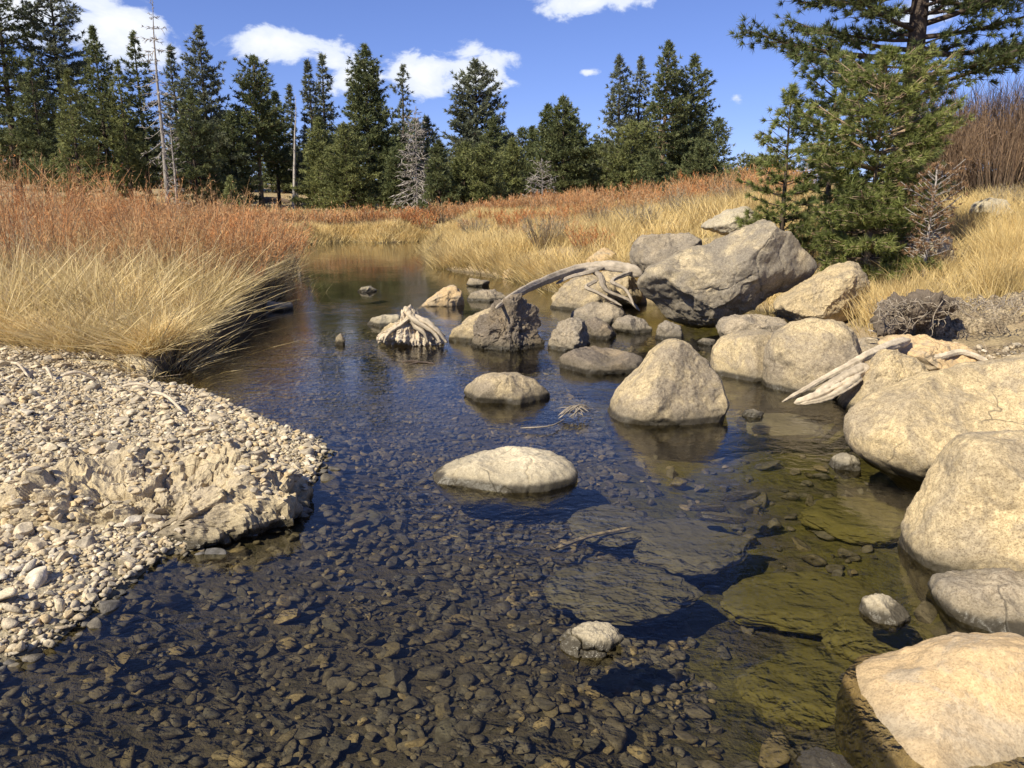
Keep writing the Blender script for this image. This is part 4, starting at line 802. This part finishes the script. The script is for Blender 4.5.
# bank debris sticks at the foot of the left grass
for k, (a, b) in enumerate([((10, 356), (28, 372)), ((42, 360), (52, 374)), ((60, 366), (95, 372)), ((120, 374), (160, 384)), ((150, 380), (182, 398))]):
    p, q_ = G(*a, .3), G(*b, .22)
    p[2] = H(p[0], p[1]) + .08; q_[2] = H(q_[0], q_[1]) + .03
    wood([([p, (p + q_) / 2 + [0, 0, .05], q_], .016, .01)], 'dead_stick', ['bleached stick at the left edge under the golden grass', 'short upright bleached stick under the golden grass', 'third bleached stick from the left under the golden grass', 'thin stick on the gravel near the shaded bank', 'thin root reaching from the shaded bank to the water'][k], 'woodpale', 'stick', 8, .15, 6)
wood([([w_(868, 330, 7.9), w_(900, 336, 7.7), w_(922, 342, 7.6)], .012, .008), ([w_(876, 322, 8.), w_(898, 332, 7.9), w_(915, 338, 7.8)], .008, .005), ([w_(866, 338, 7.8), w_(890, 341, 7.7), w_(912, 338, 7.7)], .009, .006)], 'dead_stick', 'loose bundle of bare sticks left of the root mass', 'woodpale', 'sticks', 8)
# root mass and soil bank
m_, nt, out = newmat('root_soil'); n = N(nt); pos = n('NewGeometry').outputs['Position']
c = n.mix(n.rng(n.noise(pos, 9, 6, .7), .38, .62), (.26, .20, .13), (.50, .40, .26)); c = n.mul(.9, c, n.mix(n.rng(n.noise(pos, 55, 4, .7), .35, .65), (.35, .35, .35), (1.4, 1.4, 1.4)))
bs = n('BsdfPrincipled', {}, Base_Color=c, Roughness=.95, Normal=n('Bump', {}, Strength=1., Distance=.05, Height=n.noise(pos, 30, 6, .7))); bs.inputs['Specular IOR Level'].default_value = .05
nt.links.new(bs.outputs[0], out.inputs[0]); M['soil'] = m_
M['rootsoil'] = simple('root_soil_dark', [(.17, .135, .10)], .95, bump=1., scale=14, spec=.05)
tag(rock([(900, 352), (912, 332), (930, 322), (945, 308), (962, 296), (985, 300), (1010, 292), (1040, 298), (1090, 300), (1110, 350), (1080, 400), (1000, 395), (955, 378), (925, 364)], 7.9, .75, 'soil', 63, [(-.1, -.7, .75, .34)], 0, .10, 7, groove=.03, lump=.12, frac=(40, .06, .03, .12), name='soil_bank'), 'eroded pale brown soil bank below the dry grass at the right edge', 'bank')
rm = rock([(876, 330), (884, 312), (893, 306), (900, 296), (915, 299), (932, 292), (958, 300), (950, 312), (925, 318), (908, 336), (890, 332)], 7.6, .3, 'rootsoil', 66, rough=.14, lump=.22, sub=6, smooth=False, name='root_mass', cat='root mass', label='matted dark root mass sticking out over the bare sticks')
A_ = Acc(); r0 = np.random.default_rng(77)
for k in range(150):
    px = 878 + 182 * r0.random() ** 1.5; py = 298 + abs(r0.normal(0, 4 if px > 945 else 13)); D = 7.42 + r0.uniform(-.15, .1); p = w_(px, py, D); d = np.array([r0.normal(-.2, .6), r0.normal(-.5, .3), r0.normal(-.35, .4)]); l = r0.uniform(.06, .2)
    V, Fc = tube(spline([p, p + d * l * .4 + r0.normal(0, .02, 3), p + d * l * .8 + r0.normal(0, .03, 3), p + d * l + r0.normal(0, .03, 3)], 7), np.linspace(.005, .002, 7), 4); A_.add(V - np.array(rm.location), Fc, r0.random())
A_.build('roots', M['wood'], rm)

# stones and dead twigs littering the eroded bank
lit = np.array([G(880, 345, .35)[:2], G(905, 335, .4)[:2], G(1075, 318, .6)[:2], G(1080, 390, .3)[:2], G(960, 372, .3)[:2]])
A_ = Acc(); rl = np.random.default_rng(91); P = sample(lit, 700, rl); scatter(A_, P, np.clip(rl.lognormal(-4.1, .5, len(P)), .006, .06), rl, 2)
tag(A_.build('scree', M['peb']), 'loose stones on the eroded bank behind the long overhanging boulder', 'gravel', kind='stuff')
A_ = Acc(); P = sample(lit, 1400, rl); z_ = hgt(P); d_ = nrm(np.c_[rl.normal(0, 1, (len(P), 2)), rl.normal(.12, .18, len(P))])
A_.add(*blades(np.c_[P, z_ + .012], d_, rl.uniform(.04, .22, len(P)), rl.normal(0, .12, (len(P), 3)) * [1, 1, .3], np.full(len(P), .0035), 3, rl))
pr = sample(np.array([(-6, 7.2), (-3.4, 6.9), (-2.9, 7.1), (-3.3, 7.8), (-6, 8.1)]), 700, rl); d_ = nrm(np.c_[rl.normal(0, 1, (len(pr), 2)), rl.normal(.1, .15, len(pr))])
A_.add(*blades(np.c_[pr, hgt(pr) + .015], d_, rl.uniform(.05, .3, len(pr)), rl.normal(0, .12, (len(pr), 3)) * [1, 1, .3], np.full(len(pr), .0035), 3, rl))
tag(A_.build('twig_litter', M['willowstem']), 'dead twigs and straw lying on the banks', 'litter', kind='stuff')

# grass blades at the bottom edge by the orange boulder
A_ = Acc(); b0 = np.array([W(885, 790, 1.95)] * 9) + r0.normal(0, .01, (9, 3)); dd = nrm(np.c_[r0.uniform(-1, -.5, 9), r0.uniform(0, .5, 9), r0.uniform(.15, .6, 9)])
A_.add(*blades(b0 * 0, dd, r0.uniform(.1, .22, 9), np.tile([0, 0, -.25], (9, 1)), np.full(9, .0015), 4, r0)); tag(A_.build('grass_tuft', M['grassbright'], None, W(885, 790, 1.95)), 'few straw blades beside the orange boulder at the bottom edge', 'grass tuft')

# ------------------------------------------------------------------ sky and sun
SUN_AZ = R(-134)      # compass from +Y, clockwise positive: sun to the left and behind
SUN_EL = R(43)
sv = Vector((math.sin(SUN_AZ) * math.cos(SUN_EL), math.cos(SUN_AZ) * math.cos(SUN_EL), math.sin(SUN_EL)))
sl = bpy.data.lights.new('sun', 'SUN'); sl.energy = 5.; sl.angle = R(.53); sl.color = (1, .92, .74)
so = bpy.data.objects.new('sun', sl); COL.objects.link(so); so.rotation_euler = sv.to_track_quat('Z', 'Y').to_euler(); so.location = (-10, -10, 20)
w = bpy.data.worlds.new('World'); SC.world = w; w.use_nodes = True; nt = w.node_tree; nt.nodes.clear(); n = N(nt)
sky = n('TexSky', {'sky_type': 'NISHITA', 'sun_disc': False, 'sun_elevation': SUN_EL, 'sun_rotation': SUN_AZ, 'altitude': 2200., 'air_density': 1.0, 'dust_density': .6, 'ozone_density': 2.0})
tc = n('TexCoord'); v = n('SeparateXYZ', {}, i0=tc.outputs['Generated'])
az = n.math('ARCTAN2', v.outputs[0], v.outputs[1]); el = n.math('ARCSINE', v.outputs[2]); pv = n('CombineXYZ', {}, i0=az, i1=el, i2=0.).outputs[0]
best = None
for (px, py, rx, ry, st_) in [(112, 28, 60, 40, 1.), (30, 10, 70, 22, .8), (275, 44, 66, 21, .92), (352, 78, 42, 26, .9), (335, 62, 30, 22, .8), (425, 72, 52, 24, 1.), (475, 70, 48, 26, 1.), (588, 2, 58, 15, 1.), (735, 98, 13, 8, .62), (588, 72, 14, 4, .6), (925, 8, 30, 30, .9)]:
    d = ray(px, py); a = math.atan2(d[0], d[1]); e_ = math.asin(d[2] / np.linalg.norm(d))
    q_ = n('VectorMath', {'operation': 'SUBTRACT'}, i0=pv, i1=(a, e_, 0)).outputs[0]; q_ = n('VectorMath', {'operation': 'MULTIPLY'}, i0=q_, i1=(F / rx, F / ry, 0)).outputs[0]
    l_ = n('VectorMath', {'operation': 'LENGTH'}, i0=q_).outputs['Value']; f_ = n.math('MULTIPLY', n.math('SUBTRACT', 1.15, l_), st_)
    best = f_ if best is None else n.math('MAXIMUM', best, f_)
nz = n('Mapping', {}, Vector=pv, Scale=(1, 1.7, 1)).outputs[0]
nf = n.noise(nz, 16, 8, .6, .3)
cl = n.math('ADD', best, n.math('MULTIPLY', n.math('SUBTRACT', nf, .5), 2.3))
clm = n.rng(cl, .25, .6)
ccol = n.mix(n.rng(cl, .3, 1.3), (5.6, 6.2, 7.6), (7.6, 7.7, 7.9))
tint = n.mul(1., n('Gamma', {}, i0=sky.outputs[0], i1=.85).outputs[0], (.8, .89, 1.4))
fin = n.mix(clm, tint, ccol)
bg = n('Background', {}, Color=fin, Strength=.1); wo = nt.nodes.new('ShaderNodeOutputWorld'); nt.links.new(bg.outputs[0], wo.inputs[0])
SC.view_settings.view_transform = 'Standard'; SC.view_settings.look = 'None'; SC.view_settings.exposure = .47; SC.view_settings.gamma = 1.
SC.cycles.max_bounces = 8; SC.cycles.transparent_max_bounces = 12; SC.cycles.diffuse_bounces = 3; SC.cycles.glossy_bounces = 3
SC.cycles.use_denoising = True; SC.cycles.sample_clamp_indirect = 4.
SC.cycles.caustics_reflective = False; SC.cycles.caustics_refractive = False
